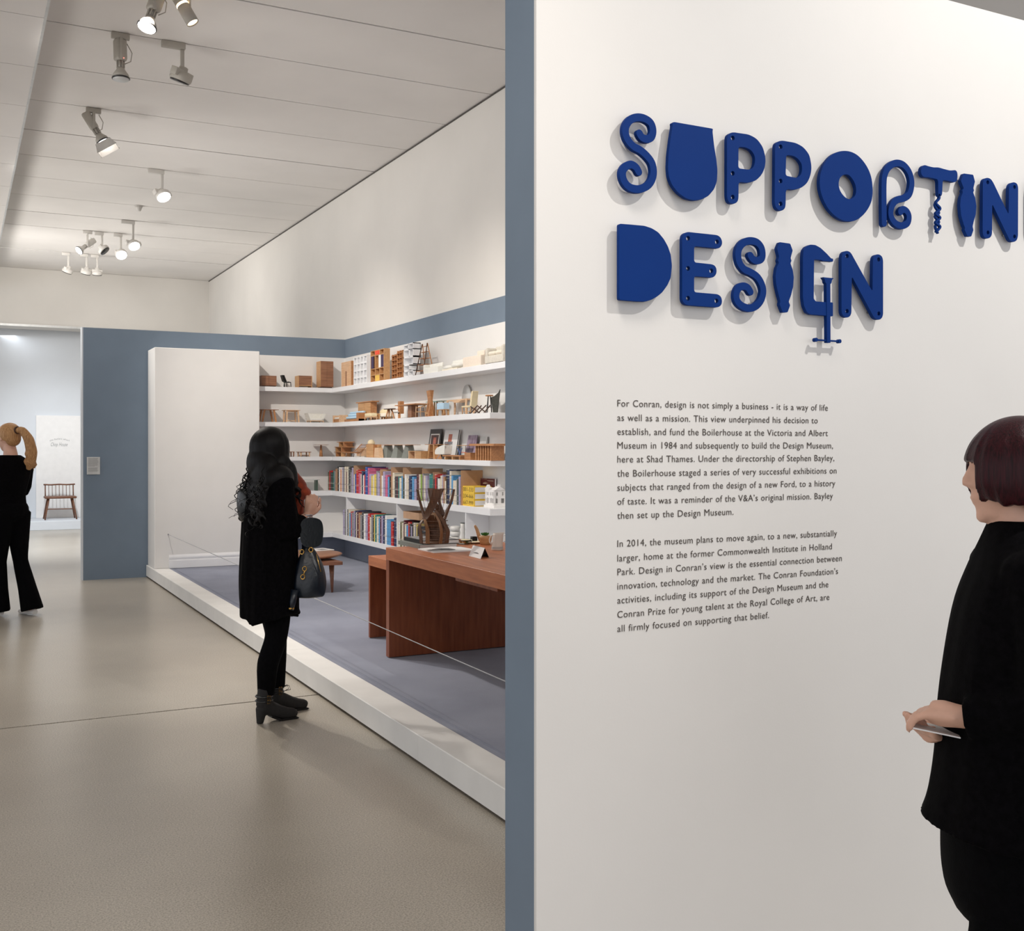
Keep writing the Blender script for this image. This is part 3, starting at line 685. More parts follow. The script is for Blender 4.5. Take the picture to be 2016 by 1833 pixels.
u = along.normalized(); v = (top1-f1).normalized(); n_ = u.cross(v).normalized()
q = f1+along*.3+v*.03+n_*.0016
sheet(q, q+along*.42, q+along*.42+v*.004, q+v*.004, .0003, 'ink', 'printed_line')
sheet(q+v*.006+along*.1, q+along*.34+v*.006, q+along*.34+v*.009, q+v*.009+along*.1, .0003, 'ink2', 'printed_line')
# jug
p = at_desk(979, 1083)
o = thing('jug', 'pale ceramic jug with blue bands and side handle on the desk', 'jug', (p.x, p.y, DZ), -YAW)
hj = (1083-1051)*(p-Vector((0, 0, EYE))).length/F*1.0+.004
b = MB(); b.lathe([(.001, 0), (.036, 0), (.038, .004), (.0375, .016), (.035, .03), (.027, hj-.012), (.0255, hj), (.0235, hj), (.025, hj-.014), (.032, .02), (.001, .012)], n=28)
for i, vv in enumerate(b.v):
    if vv[2] > hj-.03 and vv[0] > 0: b.v[i] = (vv[0]+.022*max(0, (vv[2]-hj+.03)/.03)*max(0, vv[0]/.027)**2, vv[1]*(1-.25*max(0, (vv[2]-hj+.03)/.03)*(vv[0]/.027)), vv[2]+.006*max(0, vv[0]/.03)*max(0, (vv[2]-hj+.03)/.03))
b.build('body', 'bone', o)
MB().tube([(-.027, 0, hj-.016), (-.043, 0, hj-.018), (-.051, 0, hj-.04), (-.049, 0, hj-.062), (-.034, 0, .038)], .0042, 8).build('handle', 'bone', o)
for z_ in (.013, .021): MB().lathe([(.0372, z_-.001), (.0386, z_-.001), (.0384, z_+.001), (.0370, z_+.001)], n=28).build('blue_band', 'violet' if 0 else 'blue', o)
# wooden scoop bowl and plant
p = at_desk(958, 1073)
o = thing('wooden_scoop', 'tall-backed wooden scoop bowl holding a small green plant', 'scoop', (p.x, p.y+.02, DZ), -YAW)
b = MB(); b.loft([(0, 0, 0, .034, .03), (0, 0, .03, .042, .038), (0, 0, .062, .047, .042)], n=20, sub=2); b.build('bowl', 'ply', o)
MB().tube([(-.034, 0, .03), (-.047, 0, .07), (-.058, 0, .105), (-.070, 0, .128), (-.074, 0, .134)], [.013, .013, .0115, .009, .006], 10).build('handle', 'ply', o)
for i in range(22):
    a = random.uniform(0, 6.28); r = random.uniform(.0, .03); z0 = .062
    MB().add([(r*math.cos(a)*.6, r*math.sin(a)*.6, z0), (r*math.cos(a)+.006, r*math.sin(a)+.006, z0+.012), (r*math.cos(a)*1.1, r*math.sin(a)*1.1, z0+.024), (r*math.cos(a)-.006, r*math.sin(a)-.004, z0+.012)], [(0, 1, 2, 3)]).build('leaf', 'leaf', o)
p = at_desk(1012, 1076)
o = thing('serving_dish', 'white rectangular lidded dish with blue edge behind the jug', 'dish', (p.x+.02, p.y, DZ), 0)
MB().bev(-.06, .06, -.045, .045, 0, .018, .003).build('foot', 'darkwood', o); MB().bev(-.07, .07, -.055, .055, .0185, .072, .008).build('body', 'ceramic', o); MB().bev(-.072, .072, -.057, .057, .0725, .08, .003).build('lid', 'ceramic', o)
MB().box(-.0703, .0703, -.0553, .0553, .03, .033).build('blue_band', 'blue', o)

# ---------------------------------------------------------------- far alcove behind the blue wall
st = thing('low_stage', 'low white stage along the bright far wall', 'stage', (-3, 21.85, 0)); MB().bev(0, 7.4, 0, 1.09, 0, .165, .004, 1, False).build('platform', 'alcove', st)
xl = hitY(71, 900, YA-.05).x; xr = xl+.95; ztp = hitY(100, 818, YA-.05).z
pn = thing('backdrop_board', 'tall white board against the far wall with faint grey script lettering', 'board', (xl, YA-.05, .166))
MB().bev(0, xr-xl, 0, .045, 0, ztp-.166, .002, 1, False).build('board', 'paper', pn)
TXTOFF = 0
for s, (xa, xb, yb), shr, cap in (("Chop House", (100, 133, 878.5), .35, .105), ("the butlers wharf", (98, 137, 868.5), 0, .05)):
    a = hitY(xa, yb, YA-.052); e = hitY(xb, yb, YA-.052); tx = text_obj('lettering', s, pn, 'ink2', shear=shr); fit(tx, a.x, e.x, a.z, YA-.052, cap)
    if shr == 0:
        mid = (a.x+e.x)/2
        for v in tx.data.vertices: v.co.z += .03 - ((v.co.x-mid)/(e.x-a.x)*2)**2*.04
    tx.data.transform(Matrix.Translation(-pn.location))
fr = hitZ(93, 1024, .166); fr2 = hitZ(148, 1023, .166)
cb = thing('spindle_bench', 'small dark wooden spindle-back chair with splayed legs on the far stage', 'chair', ((fr.x+fr2.x)/2, fr.y+.22, .1665))
wS = .56; hs = .42; ht = .66
MB().bev(-wS/2, wS/2, -.2, .2, hs-.02, hs+.02, .014).build('seat', 'bench', cb)
for sx_, sy__ in ((-1, -1), (1, -1), (-1, 1), (1, 1)):
    MB().cone((sx_*(wS/2+.0), sy__*.2, 0), .013, (sx_*(wS/2-.07), sy__*.13, hs-.02), .018, 8).build('leg', 'bench', cb)
MB().tube([(-wS/2+.04, -.165, .2), (wS/2-.04, -.165, .2)], .009, 6).build('stretcher', 'bench', cb)
for i in range(9):
    x = -wS/2+.03+(wS-.06)*i/8; MB().tube([(x, .16, hs+.01), (x*1.0, .2, ht-.01)], .006 if 0 < i < 8 else .012, 6).build('spindle', 'bench', cb)
MB().tube([(-wS/2+.0, .16, ht), (-wS/4, .2, ht-.008), (0, .21, ht), (wS/4, .2, ht-.008), (wS/2, .16, ht)], .014, 8).build('top_rail', 'bench', cb)
q = hitY(45, 952, YA-.25)
ws = thing('wall_desk', 'white wall-mounted ledge on a slanted support, behind the blond visitor', 'ledge', (q.x-.45, YA-.001, q.z)); MB().bev(-.6, .52, -.42, 0, -.08, 0, .005, 1, False).build('ledge_board', 'alcove', ws)
MB().prism([(-.4, -.081), (0, -.081), (0, -.69+.0)], .36, .42, 'x').build('bracket', 'alcove', ws)
for ch in ws.children:
    if ch.name.startswith('bracket'): ch.data.transform(Matrix.Identity(4))
# information plate on blue wall
a = hitY(171, 900, YB-.012); e = hitY(197, 934, YB-.012)
ip = thing('information_plate', 'small pale grey information plate on the blue wall', 'sign', (a.x, YB-.0125, e.z))
MB().bev(0, e.x-a.x, 0, .012, 0, a.z-e.z, .0015, 1, False).build('plate', 'trimplate' if 'trimplate' in M else 'trim', ip)
W_, H_ = e.x-a.x, a.z-e.z
for i in range(19):
    zz_ = H_*.94-i*H_*.042
    if i == 12: continue
    MB().box(W_*.1, W_*(random.uniform(.78, .88) if i != 11 else .6), -.0008, 0, zz_-.0035, zz_+.0005).build('text_line', 'ink2', ip)

# ---------------------------------------------------------------- ceiling spotlights
def dirv(parent, target): return (Vector(target)-Vector(parent)).normalized()
def orient(b, start, o, d, up=None):
    q = Vector(d).to_track_quat('Z', 'Y').to_matrix().to_4x4(); b.xform(Matrix.Translation(o) @ q, start)
def fixture(kind, px, py, k, aim, lit, label, drop=None, s=1.0):
    Y = 8.14+1.083*k; q = hitY(px, py, Y); x = q.x
    o = thing('track_spotlight', label, 'spotlight', (x, Y, HC), 0, 'spotlights on the ceiling tracks')
    d = Vector(aim).normalized(); m = 'fixture' if k < 5 else 'fixture2'
    if kind == 'dish':
        MB().bev((-.13 if k < 9 else -.07), .06*s, -.024, .024, -.055, -.002, .004).build('adaptor', m, o)
        sl = drop or .24
        MB().bev(.02*s, .052*s, -.012, .012, -sl, -.055, .004).build('stem', m, o)
        c = Vector((.035*s, 0, -sl))+d*.02
        b = MB(); b.lathe([(.02, -.075), (.035, -.07), (.04, -.03), (.07, -.02), (.088, .0), (.09, .035), (.082, .045)], n=26); orient(b, 0, c, d); b.build('housing', m, o)
        b = MB(); gw = .115 if k < 9 else .085; b.bev(-gw, gw, -.03, .03, -.045, .02, .006); orient(b, 0, c, d); b.build('gear_box', m, o)
        b = MB(); b.lathe([(.001, .046), (.08, .046), (.079, .055), (.001, .056)], n=26); orient(b, 0, c, d); b.build('lens', 'lens' if lit else 'offlens', o)
    elif kind == 'par':
        MB().bev(-.07, .07, -.022, .022, -.05, -.002, .004).build('adaptor', m, o)
        sl = drop or .2
        for yy2 in (-.05, .05): MB().bev(-.012, .012, yy2-.004, yy2+.004, -sl-.03, -.05, .003).build('yoke_arm', m, o)
        MB().bev(-.012, .012, -.054, .054, -.056, -.05, .002).build('yoke_bridge', m, o)
        c = Vector((0, 0, -sl))
        b = MB(); b.bev(-.045, .045, -.043, .043, -.15, .03, .02); orient(b, 0, c, d); b.build('gear_box', m, o)
        for i in range(8):
            b = MB(); a = i/8*6.283; b.bev(.026, .034, -.004, .004, .032, .085, .001, 1); b.xform(Matrix.Rotation(a, 4, 'Z')); orient(b, 0, c, d); b.build('cooling_fin', m, o)
        b = MB(); b.cone((0, 0, .03), .024, (0, 0, .085), .024, 16); orient(b, 0, c, d); b.build('neck', m, o)
        b = MB(); b.lathe([(.03, .086), (.034, .10), (.06, .14), (.066, .165)], n=28); orient(b, 0, c, d); b.build('reflector', m, o)
        b = MB(); b.lathe([(.067, .165), (.071, .167), (.071, .174), (.067, .176)], n=28); orient(b, 0, c, d); b.build('rim_ring', 'offlens', o)
        b = MB(); b.lathe([(.001, .177), (.064, .177), (.062, .182), (.001, .186)], n=28); orient(b, 0, c, d); b.build('lens', 'lens' if lit else 'trim', o)
        b = MB(); b.tube([c+Vector((.05, 0, .12)), c+Vector((.09, 0, .05)), c+Vector((.08, 0, -.02)), c+Vector((.03, 0, -.05))], .004, 6); b.build('cable', m, o)
    elif kind == 'can':
        MB().bev(-.07, .07, -.022, .022, -.05, -.002, .004).build('adaptor', m, o)
        sl = drop or .2
        MB().bev(.03, .05, -.01, .01, -sl-.04, -.05, .004).build('stem', m, o)
        c = Vector((0, 0, -sl))
        b = MB(); b.lathe([(.03, -.13), (.045, -.12), (.048, -.03)], n=20); orient(b, 0, c, d); b.build('rear_housing', m, o)
        b = MB(); b.lathe([(.044, -.029), (.047, -.012)], n=20); orient(b, 0, c, d); b.build('light_slot', 'amber', o)
        b = MB(); b.lathe([(.047, -.011), (.047, .13), (.043, .132), (.04, .10)], n=20); orient(b, 0, c, d); b.build('snoot', m, o)
        b = MB(); b.lathe([(.001, .118), (.042, .118), (.0405, .122), (.001, .122)], n=20); orient(b, 0, c, d); b.build('lens', 'amber', o)
    return o
fixture('par', 303, 10, 0, (-.25, -.15, -.75), True, 'large lit spotlight with glowing round lens, nearest the camera', .17)
fixture('can', 362, 12, 0, (.45, -.2, -.85), False, 'can-shaped spotlight with an amber glowing slot, nearest the camera', .13)
f = fixture('par', 237, 75, 1, (0.02, -.05, -1), False, 'unlit spotlight pointing straight down from the second track', .2)
MB().ell((0.02, -.05, -.215), (.004, .004, .004), 8, 5).build('indicator', 'redled', f)
fixture('dish', 350, 90, 1, (-.25, .25, -.9), False, 'unlit dish spotlight on a long arm beside the downward-pointing one', .25)
f = fixture('par', 184, 225, 3, (.5, -.15, -.85), True, 'lit spotlight with white barn-door shade pointing towards the display', .18)
b = MB(); pr = [(.066, .07), (.066, .19), (.11, .27), (.12, .268), (.075, .188)]
for (sx_, sy__) in ((1, 0), (-1, 0), (0, 1), (0, -1)):
    b = MB(); a_ = .075; c_ = .105
    pts = [(-a_, a_, .187), (a_, a_, .187), (c_, c_*.9, .275), (-c_, c_*.9, .275)]
    b.hexa(pts, [(x, y+.003, z) for x, y, z in pts]); ang = math.atan2(sx_, sy__)
    b.xform(Matrix.Rotation(ang, 4, 'Z')); orient(b, 0, Vector((0, 0, -.18)), Vector((.5, -.15, -.85)).normalized()); b.build('barn_door', 'fixture2', f)
fixture('dish', 313, 338, 5, (.25, -.5, -.8), True, 'lone lit dish spotlight hanging in mid ceiling', .28)
fixture('dish', 257, 437, 8, (.2, -.6, -.8), True, 'lit dish spotlight hanging just above the cluster of three', .33)
fixture('par', 172, 460, 9, (-.7, -.3, -.6), True, 'small lit spotlight turned left, first of the far cluster', .22)
fixture('dish', 196, 461, 9, (.6, -.3, -.7), False, 'unlit dish spotlight in the middle of the far cluster', .25)
fixture('dish', 233, 464, 9, (.1, -.7, -.7), True, 'bright lit dish spotlight at the right of the far cluster', .30)
fixture('dish', 130, 500, 11, (-.3, .3, -.9), False, 'unlit dish spotlight, leftmost of the farthest row of three', .28)
fixture('dish', 166, 503, 11, (-.15, .3, -.9), False, 'unlit dish spotlight, middle of the farthest row of three', .28)
fixture('dish', 187, 504, 11, (.0, .3, -.9), False, 'unlit dish spotlight, rightmost of the farthest row of three', .28)
q = hitY(273, 402, 8.14+7*1.083)
o = thing('smoke_detector', 'small white round smoke detector on the ceiling', 'detector', (q.x, q.y, HC)); MB().lathe([(.001, -.075), (.03, -.07), (.045, -.03), (.05, -.012)], n=20).build('dome', 'fixture2', o); MB().lathe([(.055, -.012), (.055, -.001)], n=20).build('base', 'fixture2', o)
# ---------------------------------------------------------------- miniature furniture on the shelves
def prim(b, p, w_, d_, h_):
    k = p[0]
    if k == 'b': b.box(p[1]*w_, p[2]*w_, p[3]*d_, p[4]*d_, p[5]*h_, p[6]*h_)
    elif k == 'r': b.bev(p[1]*w_, p[2]*w_, p[3]*d_, p[4]*d_, p[5]*h_, p[6]*h_, p[7] if len(p) > 7 else .01, 3)
    elif k == 't': b.tube([(x*w_, y*d_, z*h_) for x, y, z in p[1]], p[2], 6)
    elif k == 'e': b.ell((p[1]*w_, p[2]*d_, p[3]*h_), (p[4]*w_, p[5]*d_, p[6]*h_))
    elif k == 'c': b.cone((p[1]*w_, p[2]*d_, p[3]*h_), p[4], (p[5]*w_, p[6]*d_, p[7]*h_), p[8], p[9] if len(p) > 9 else 10, not (len(p) > 9 and p[9] == 6))
    elif k == 'p': b.prism([(x*w_, z*h_) for x, z in p[1]], p[2]*d_, p[3]*d_, 'y')
    elif k == 'x': b.prism([(y*d_, z*h_) for y, z in p[1]], p[2]*w_, p[3]*w_, 'x')
    elif k == 'l': b.lathe([(r*w_, z*h_) for r, z in p[1]], n=24, sy=(d_/w_)*(p[2] if len(p) > 2 else 1))
LG = 'miniature furniture models on the wall shelves'
def mini(name, label, cat, shelf, px0, px1, pyt, depth, parts, side=True, front=.02, rz=0, group=LG):
    zs = SH[shelf][0]
    if side:
        Xf = XS-SD+front; Xb = Xf+depth; Yfar = hitX(px0, 900, Xf).y
        Ynear = min(hitX(px1, 900, Xb).y, hitX(px1, 900, Xf+depth*.5).y) if depth < .22 else hitX(px1, 900, Xb).y
        if Ynear > Yfar-.03: Ynear = hitX(px1, 900, Xf).y
        if Yfar > YB-.02: Yfar = YB-.02
        w_ = Yfar-Ynear; c = Vector((Xf+depth/2, (Yfar+Ynear)/2, zs))
        h_ = hitX(px0+(px1-px0)*.6, pyt, Xf).z - zs
        rot = -math.pi/2
    else:
        Yf = YB-SD+front; Yb = Yf+depth; x0 = hitY(px0, 900, Yb).x; x1 = hitY(px1, 900, Yf).x
        w_ = x1-x0; c = Vector(((x0+x1)/2, Yf+depth/2, zs)); h_ = hitY((px0+px1)/2, pyt, Yf).z - zs; rot = 0
    o = thing(name, label, cat, c, rot+rz, group)
    for (nm, mt, prs) in parts:
        b = MB()
        for p in prs: prim(b, p, w_, depth, h_)
        b.build(nm, mt, o)
    return o
def legs4(m, x=.44, y=.4, z1=.5, r=.006, sp=0, ztop=None):
    return [('leg', m, [('c', sx*(x+sp), sy*(y+sp), 0, r*.8, sx*x, sy*y, z1, r, 8)]) for sx in (-1, 1) for sy in (-1, 1)]
# grids: carcass built of boards
def grid(m, cols, rows, t=.03, back=True):
    pr = []
    for i in range(cols+1):
        x = -.5+i/cols; pr.append(('upright', m, [('b', max(-.5, x-t/2), min(.5, x+t/2), -.5, .45, 0, 1)]))
    for j in range(rows+1):
        z = j/rows
        for i in range(cols):
            xa = -.5+i/cols+t/2; xb = -.5+(i+1)/cols-t/2
            pr.append(('shelf_board', m, [('b', xa, xb, -.498, .45, max(0, z-t*.4), min(1, z+t*.4))]))
    pr.append(('back_panel', m, [('b', -.5, .5, .45, .5, 0, 1)]))
    return pr
# top shelf, back run
mini('low_cabinet', 'plain low walnut cabinet half hidden by the white boxed column', 'cabinet', 1, 508, 544.5, 739.5, .17, [('body', 'walnut', [('b', -.5, .5, -.5, .5, .08, 1)]), ('plinth', 'darkwood', [('b', -.46, .46, -.44, .44, 0, .08)]), ('door', 'walnut', [('b', -.48, -.02, -.52, -.5, .1, .98)]), ('door', 'walnut', [('b', .0, .48, -.52, -.5, .1, .98)])], False)
mini('side_chair', 'black model side chair with raked back on the top shelf', 'chair', 1, 551, 574, 738.5, .11, [('seat', 'darkm', [('p', [(-.12, .40), (.15, .47), (.44, .43), (.48, .40), (.1, .38)], -.45, .45)]), ('backrest', 'darkm', [('p', [(-.5, 1), (-.25, 1), (.02, .46), (-.06, .38), (-.3, .5)], -.42, .42)]), ] + [('leg', 'darkm', [('t', [(x, y, .42), (x+dx, y, 0)], .0045)]) for x, y, dx in ((-.25, -.4, -.05), (-.05, .4, .02), (.2, .4, .03), (.42, -.4, .06))], False)
mini('low_chest', 'low walnut chest with horizontal grain and short legs beside the black chair', 'chest', 1, 580.5, 614.5, 739.7, .16, [('side_panel', 'ply', [('b', -.5, -.46, -.5, .5, 0, 1)]), ('side_panel', 'ply', [('b', .46, .5, -.5, .5, 0, 1)]), ('top', 'walnut', [('b', -.46, .46, -.5, .5, .95, 1)]), ('bottom_rail', 'ply', [('b', -.46, .46, -.5, .5, .13, .18)])] + [('drawer', 'walnut', [('b', -.455, .455, -.48, .45, .19+.19*i, .19+.19*(i+1)-.01)]) for i in range(4)], False)
mini('wardrobe', 'tall plain walnut wardrobe model at the end of the back wall, top shelf', 'wardrobe', 1, 623, 656.5, 711, .18, [('body', 'walnut', [('b', -.49, .5, -.48, .5, .045, 1)]), ('side_panel', 'ply', [('b', -.5, -.49, -.5, .5, .045, 1)]), ('door', 'walnut', [('b', -.48, -.005, -.5, -.48, .05, .99)]), ('door', 'walnut', [('b', .005, .49, -.5, -.48, .05, .99)]), ('foot', 'darkwood', [('b', -.42, .42, -.4, .4, 0, .045)])], False)
# top shelf, side run
ar = [('body', 'pale', [('b', -.5, .5, -.4, .5, 0, 1)]), ('side_veneer', 'brown', [('b', .5, .506, -.4, .5, 0, 1)]), ('slot', 'walnut', [('b', -.04, .04, -.46, -.4, .0, .62)])]
for i in range(6):
    e = .46-.065*i; zt_ = .97-.07*i
    ar.append(('stepped_arch', 'pale', [('p', [(-e, 0), (-e, zt_), (e, zt_), (e, 0), (e-.025, 0), (e-.025, zt_-.02), (-e+.025, zt_-.02), (-e+.025, 0)], -.41-.03, -.41+.0)]))
mini('armoire', 'pale wood armoire with stepped arch front and tall central slot', 'armoire', 1, 671, 696, 711, 0.075, ar)
mini('grid_bookcase', 'white model bookcase with a grid of four by four open cells', 'bookcase', 1, 696, 728.5, 700, 0.08, grid('shelf', 4, 4, .07))
bc = [('side_panel', 'ply', [('b', -.5, -.465, -.5, .5, 0, 1)]), ('side_panel', 'ply', [('b', .465, .5, -.5, .5, 0, 1)]), ('back_panel', 'ply', [('b', -.465, .465, .44, .5, 0, 1)])]
for z in (0, .205, .405, .82, .975): bc.append(('shelf_board', 'ply', [('b', -.465, .465, -.49, .44, z, z+.022)]))
for (x, z0, z1) in ((-.16, .02, .205), (.16, .02, .205), (-.16, .227, .405), (.16, .227, .405), (-.18, .427, .82), (.18, .427, .82), (-.18, .84, .975), (.18, .84, .975)): bc.append(('divider', 'ply', [('b', x-.015, x+.015, -.485, .44, z0, z1)]))
bc += [('coloured_panel', 'red', [('b', -.165, .165, -.5, -.48, .845, .972)]), ('coloured_panel', 'violet', [('b', -.46, -.26, -.5, -.48, .43, .818)]), ('coloured_panel', 'violet', [('b', .28, .46, -.5, -.48, .43, .818)]), ('coloured_panel', 'paper', [('b', .1, .26, -.5, -.48, .43, .818)]), ('coloured_panel', 'straw', [('b', -.15, .15, -.5, -.48, .022, .2)])]
mini('open_bookcase', 'tall plywood bookcase with red, violet, white and yellow panels', 'bookcase', 1, 729.5, 762, 687, 0.07, bc)
hb = []
for j in range(6):
    z = j/5.3
    hb.append(('shelf_board', 'brown', [('b', -.5, -.05, -.45, .5, z*.88+.0, z*.88+.02)]))
    hb.append(('shelf_board', 'brown', [('b', .02, .5, -.5, .5, z*.9+.04, z*.9+.06)]))
for x in (-.49, -.24, -.02): hb.append(('upright', 'brown', [('b', x-.015, x+.015, -.3, .5, 0, .9)]))
for x in (.04, .27, .48): hb.append(('upright', 'brown', [('b', x-.015, x+.015, -.36, .5, 0, 1)]))
hb.append(('back_panel', 'brown', [('b', -.5, .5, .42, .5, 0, .9)]))
mini('staggered_shelf', 'red-brown model shelving in two stepped stacks of small cells', 'bookcase', 1, 769.5, 795.5, 690, 0.06, hb)
def cell(x0, x1, z0, z1, y0=-.5, m='shelf', t=.025):
    return [('cube_box', m, [('b', x0, x0+t*1.6, y0, .5, z0, z1), ('b', x1-t*1.6, x1, y0, .5, z0, z1), ('b', x0, x1, y0, .5, z0, z0+t), ('b', x0, x1, y0, .5, z1-t, z1), ('b', x0, x1, .44, .5, z0, z1)])]
mini('cube_tower', 'white model tower of stacked open cubes of different sizes', 'bookcase', 1, 794.5, 821, 676, 0.085, cell(-.5, .0, 0, .18)+cell(0, .5, 0, .18)+cell(-.48, .12, .18, .36)+cell(-.5, .5, .36, .60)+cell(-.5, .1, .6, .84)+cell(.1, .5, .6, .84)+cell(-.5, .0, .84, .99)+cell(.0, .5, .82, 1.02))
ld = []
for s_ in (-1, 1):
    ld.append(('rail', 'darkwood', [('t', [(s_*.45, -.5, 0), (s_*.28 , .0, 1)], .0055)])); ld.append(('rail', 'brown', [('t', [(s_*.45, .5, 0), (s_*.28, .02, 1)], .0055)]))
for j, z in enumerate((.12, .32, .52, .72, .9)):
    e = .45-.17*z; y0 = -.5+.5*z; ld.append(('tread', 'brown', [('b', -e, e, y0, .5-.5*z+.02, z, z+.014)]))
mini('ladder_shelf', 'open A-frame ladder shelf of thin dark rails and wooden treads', 'shelf', 1, 817, 845, 674, 0.12, ld)
mini('corner_sofa', 'small ivory armchair block beside the ladder shelf', 'sofa', 1, 833, 868, 714, 0.07, [('base', 'ivory', [('r', -.5, .5, -.5, .5, 0, .62, .006)]), ('backrest', 'ivory', [('r', -.5, .5, .2, .5, .62, 1, .006)]), ('armrest', 'ivory', [('r', -.5, -.36, -.5, .2, .6, .95, .006)])])
mini('daybed', 'low ivory daybed with puffy rounded cushions', 'daybed', 1, 869, 910, 706, 0.12, [('frame', 'cream', [('b', -.5, .5, -.45, .5, .04, .16)]), ('cushion', 'ivory', [('e', -.24, -.1, .32, .27, .42, .24)]), ('cushion', 'ivory', [('e', .25, -.1, .42, .27, .42, .26)]), ('bolster', 'ivory', [('r', -.35, .5, .25, .5, .3, 1, .02)]), ('foot', 'darkwood', [('b', -.4, -.35, -.4, -.3, 0, .05)]), ('foot', 'darkwood', [('b', .35, .4, -.4, -.3, 0, .05)])])
mini('block_sofa', 'cream square-block sofa with raised back cushion', 'sofa', 1, 911, 952, 690, 0.06, [('base', 'peach', [('r', -.5, .5, -.5, .5, 0, .68, .006)]), ('backrest', 'peach', [('r', .1, .5, .1, .5, .66, 1, .025)])])
mini('curved_sofa', 'stone-coloured model sofa with rolled arms, at the wall end of the top shelf', 'sofa', 1, 954, 1004, 676, 0.14, [('base', 'grey_sofa', [('r', -.5, .5, -.5, .5, .04, .45, .008)]), ('backrest', 'grey_sofa', [('r', -.5, .5, .22, .5, .4, 1, .03)]), ('armrest', 'grey_sofa', [('r', -.5, -.38, -.5, .3, .3, .9, .025)]), ('armrest', 'grey_sofa', [('r', .38, .5, -.5, .3, .3, .96, .025)]), ('seat_cushion', 'cream', [('r', -.36, .0, -.46, .2, .45, .68, .02)]), ('seat_cushion', 'cream', [('r', .01, .37, -.46, .2, .45, .68, .02)]), ('plinth', 'darkwood', [('b', -.46, .46, -.46, .46, 0, .04)])])
# second shelf, back run
mini('trestle_table', 'oak trestle table on splayed legs, half hidden by the white boxed column', 'table', 2, 505, 549, 806, .2, [('tabletop', 'walnut', [('b', -.5, .5, -.5, .5, .96, 1)])] + [('leg', 'brown', [('p', [(x, 0), (x+.09, 0), (x+.09-s_*.12, .96), (x-s_*.12, .96)], y-.04, y+.04)]) for x, s_ in ((-.42, -1), (.32, 1)) for y in (-.4, .4)], False)
mini('model_desk', 'pale oak writing desk on four angled legs beside the white sofa', 'desk', 2, 554.5, 591.5, 807, .19, [('tabletop', 'pale', [('b', -.5, .5, -.5, .5, .96, 1)]), ('apron', 'pale', [('b', -.4, .4, -.36, -.3, .84, .96)]), ('footrest', 'pale', [('b', -.4, .4, .28, .33, .1, .17)])] + [('leg', 'pale', [('p', [(s_*.46, 0), (s_*.38, 0), (s_*.32, .96), (s_*.42, .96)], y-.05, y+.05)]) for s_ in (-1, 1) for y in (-.38, .34)], False)
mini('model_sofa', 'white shell sofa with flared arms on a wooden base', 'sofa', 2, 598, 642, 812.5, .19, [('base_frame', 'pale', [('b', -.38, .4, -.45, .4, .13, .19)]), ('seat', 'ivory', [('r', -.36, .38, -.48, .4, .19, .46, .01)]), ('backrest', 'ivory', [('r', -.42, .44, .2, .48, .3, .96, .02)]), ('armrest', 'ivory', [('p', [(-.34, .2), (-.5, .92), (-.42, .98), (-.3, .3)], -.48, .4)]), ('armrest', 'ivory', [('p', [(.34, .2), (.5, .86), (.42, .92), (.3, .3)], -.48, .4)])] + [('leg', 'pale', [('b', x-.015, x+.015, y-.04, y+.04, 0, .13)]) for x in (-.34, .36) for y in (-.4, .35)], False)
# second shelf, side run
mini('box_bench', 'low oak box bench with white mattress in the shelf corner', 'bench', 2, 655, 679, 817, 0.13, [('side_panel', 'pale', [('b', -.5, -.42, -.5, .5, 0, 1)]), ('side_panel', 'pale', [('b', .38, .5, -.5, .5, 0, 1)]), ('front_board', 'brown', [('b', -.42, .38, -.46, -.38, .05, .45)]), ('mattress', 'ivory', [('r', -.42, .38, -.38, .45, .45, .72, .008)])])
mini('blue_armchair', 'low brown armchair with puffy pale blue cushions', 'armchair', 2, 678, 714, 809, 0.1, [('base', 'brown', [('b', -.5, .5, -.5, .5, 0, .22)]), ('side_panel', 'brown', [('b', .35, .5, -.52, .5, .0, .82)]), ('cushion', 'aqua', [('r', -.42, .34, -.48, .3, .24, .5, .02)]), ('cushion', 'aqua', [('r', -.5, .34, -.1, .4, .5, .78, .02)]), ('cushion', 'aqua', [('r', -.48, .46, .1, .5, .76, 1, .02)])], True, 0)
mini('secretaire', 'oak cabinet with overhanging flat top on tall thin legs', 'cabinet', 2, 705, 736, 790, 0.075, [('top', 'brown', [('b', -.62, .62, -.62, .62, .95, 1)]), ('body', 'brown', [('b', -.5, .5, -.5, .5, .32, .95)]), ('door', 'ply', [('b', -.48, -.01, -.52, -.5, .34, .93)]), ('door', 'ply', [('b', .01, .48, -.52, -.5, .34, .93)])] + legs4('brown', .42, .4, .32, .008), True, 0.11)
mini('cushioned_bench', 'low slatted bench with thick pale yellow cushion', 'bench', 2, 717, 737, 813, 0.08, [('frame', 'pale', [('b', -.5, .5, -.5, .5, .4, .5)]), ('cushion', 'yellowc', [('r', -.48, .48, -.48, .48, .5, 1, .01)])] + legs4('pale', .45, .42, .4, .006), True, .0)
mini('lounge_chair', 'low plywood lounge chair with cream round cushion', 'armchair', 2, 734, 764, 804, 0.1, [('side_panel', 'ply', [('p', [(-.5, .12), (-.5, .72), (.1, .55), (.1, .12)], -.5, -.44)]), ('side_panel', 'ply', [('p', [(-.4, .12), (-.4, .8), (.5, .55), (.4, .12)], .4, .46)]), ('seat', 'cream', [('r', -.3, .5, -.4, .4, .3, .6, .01)]), ('cushion', 'yellowc', [('e', .0, .2, .72, .36, .2, .28)])] + legs4('pale', .38, .4, .2, .005), True, 0.1)
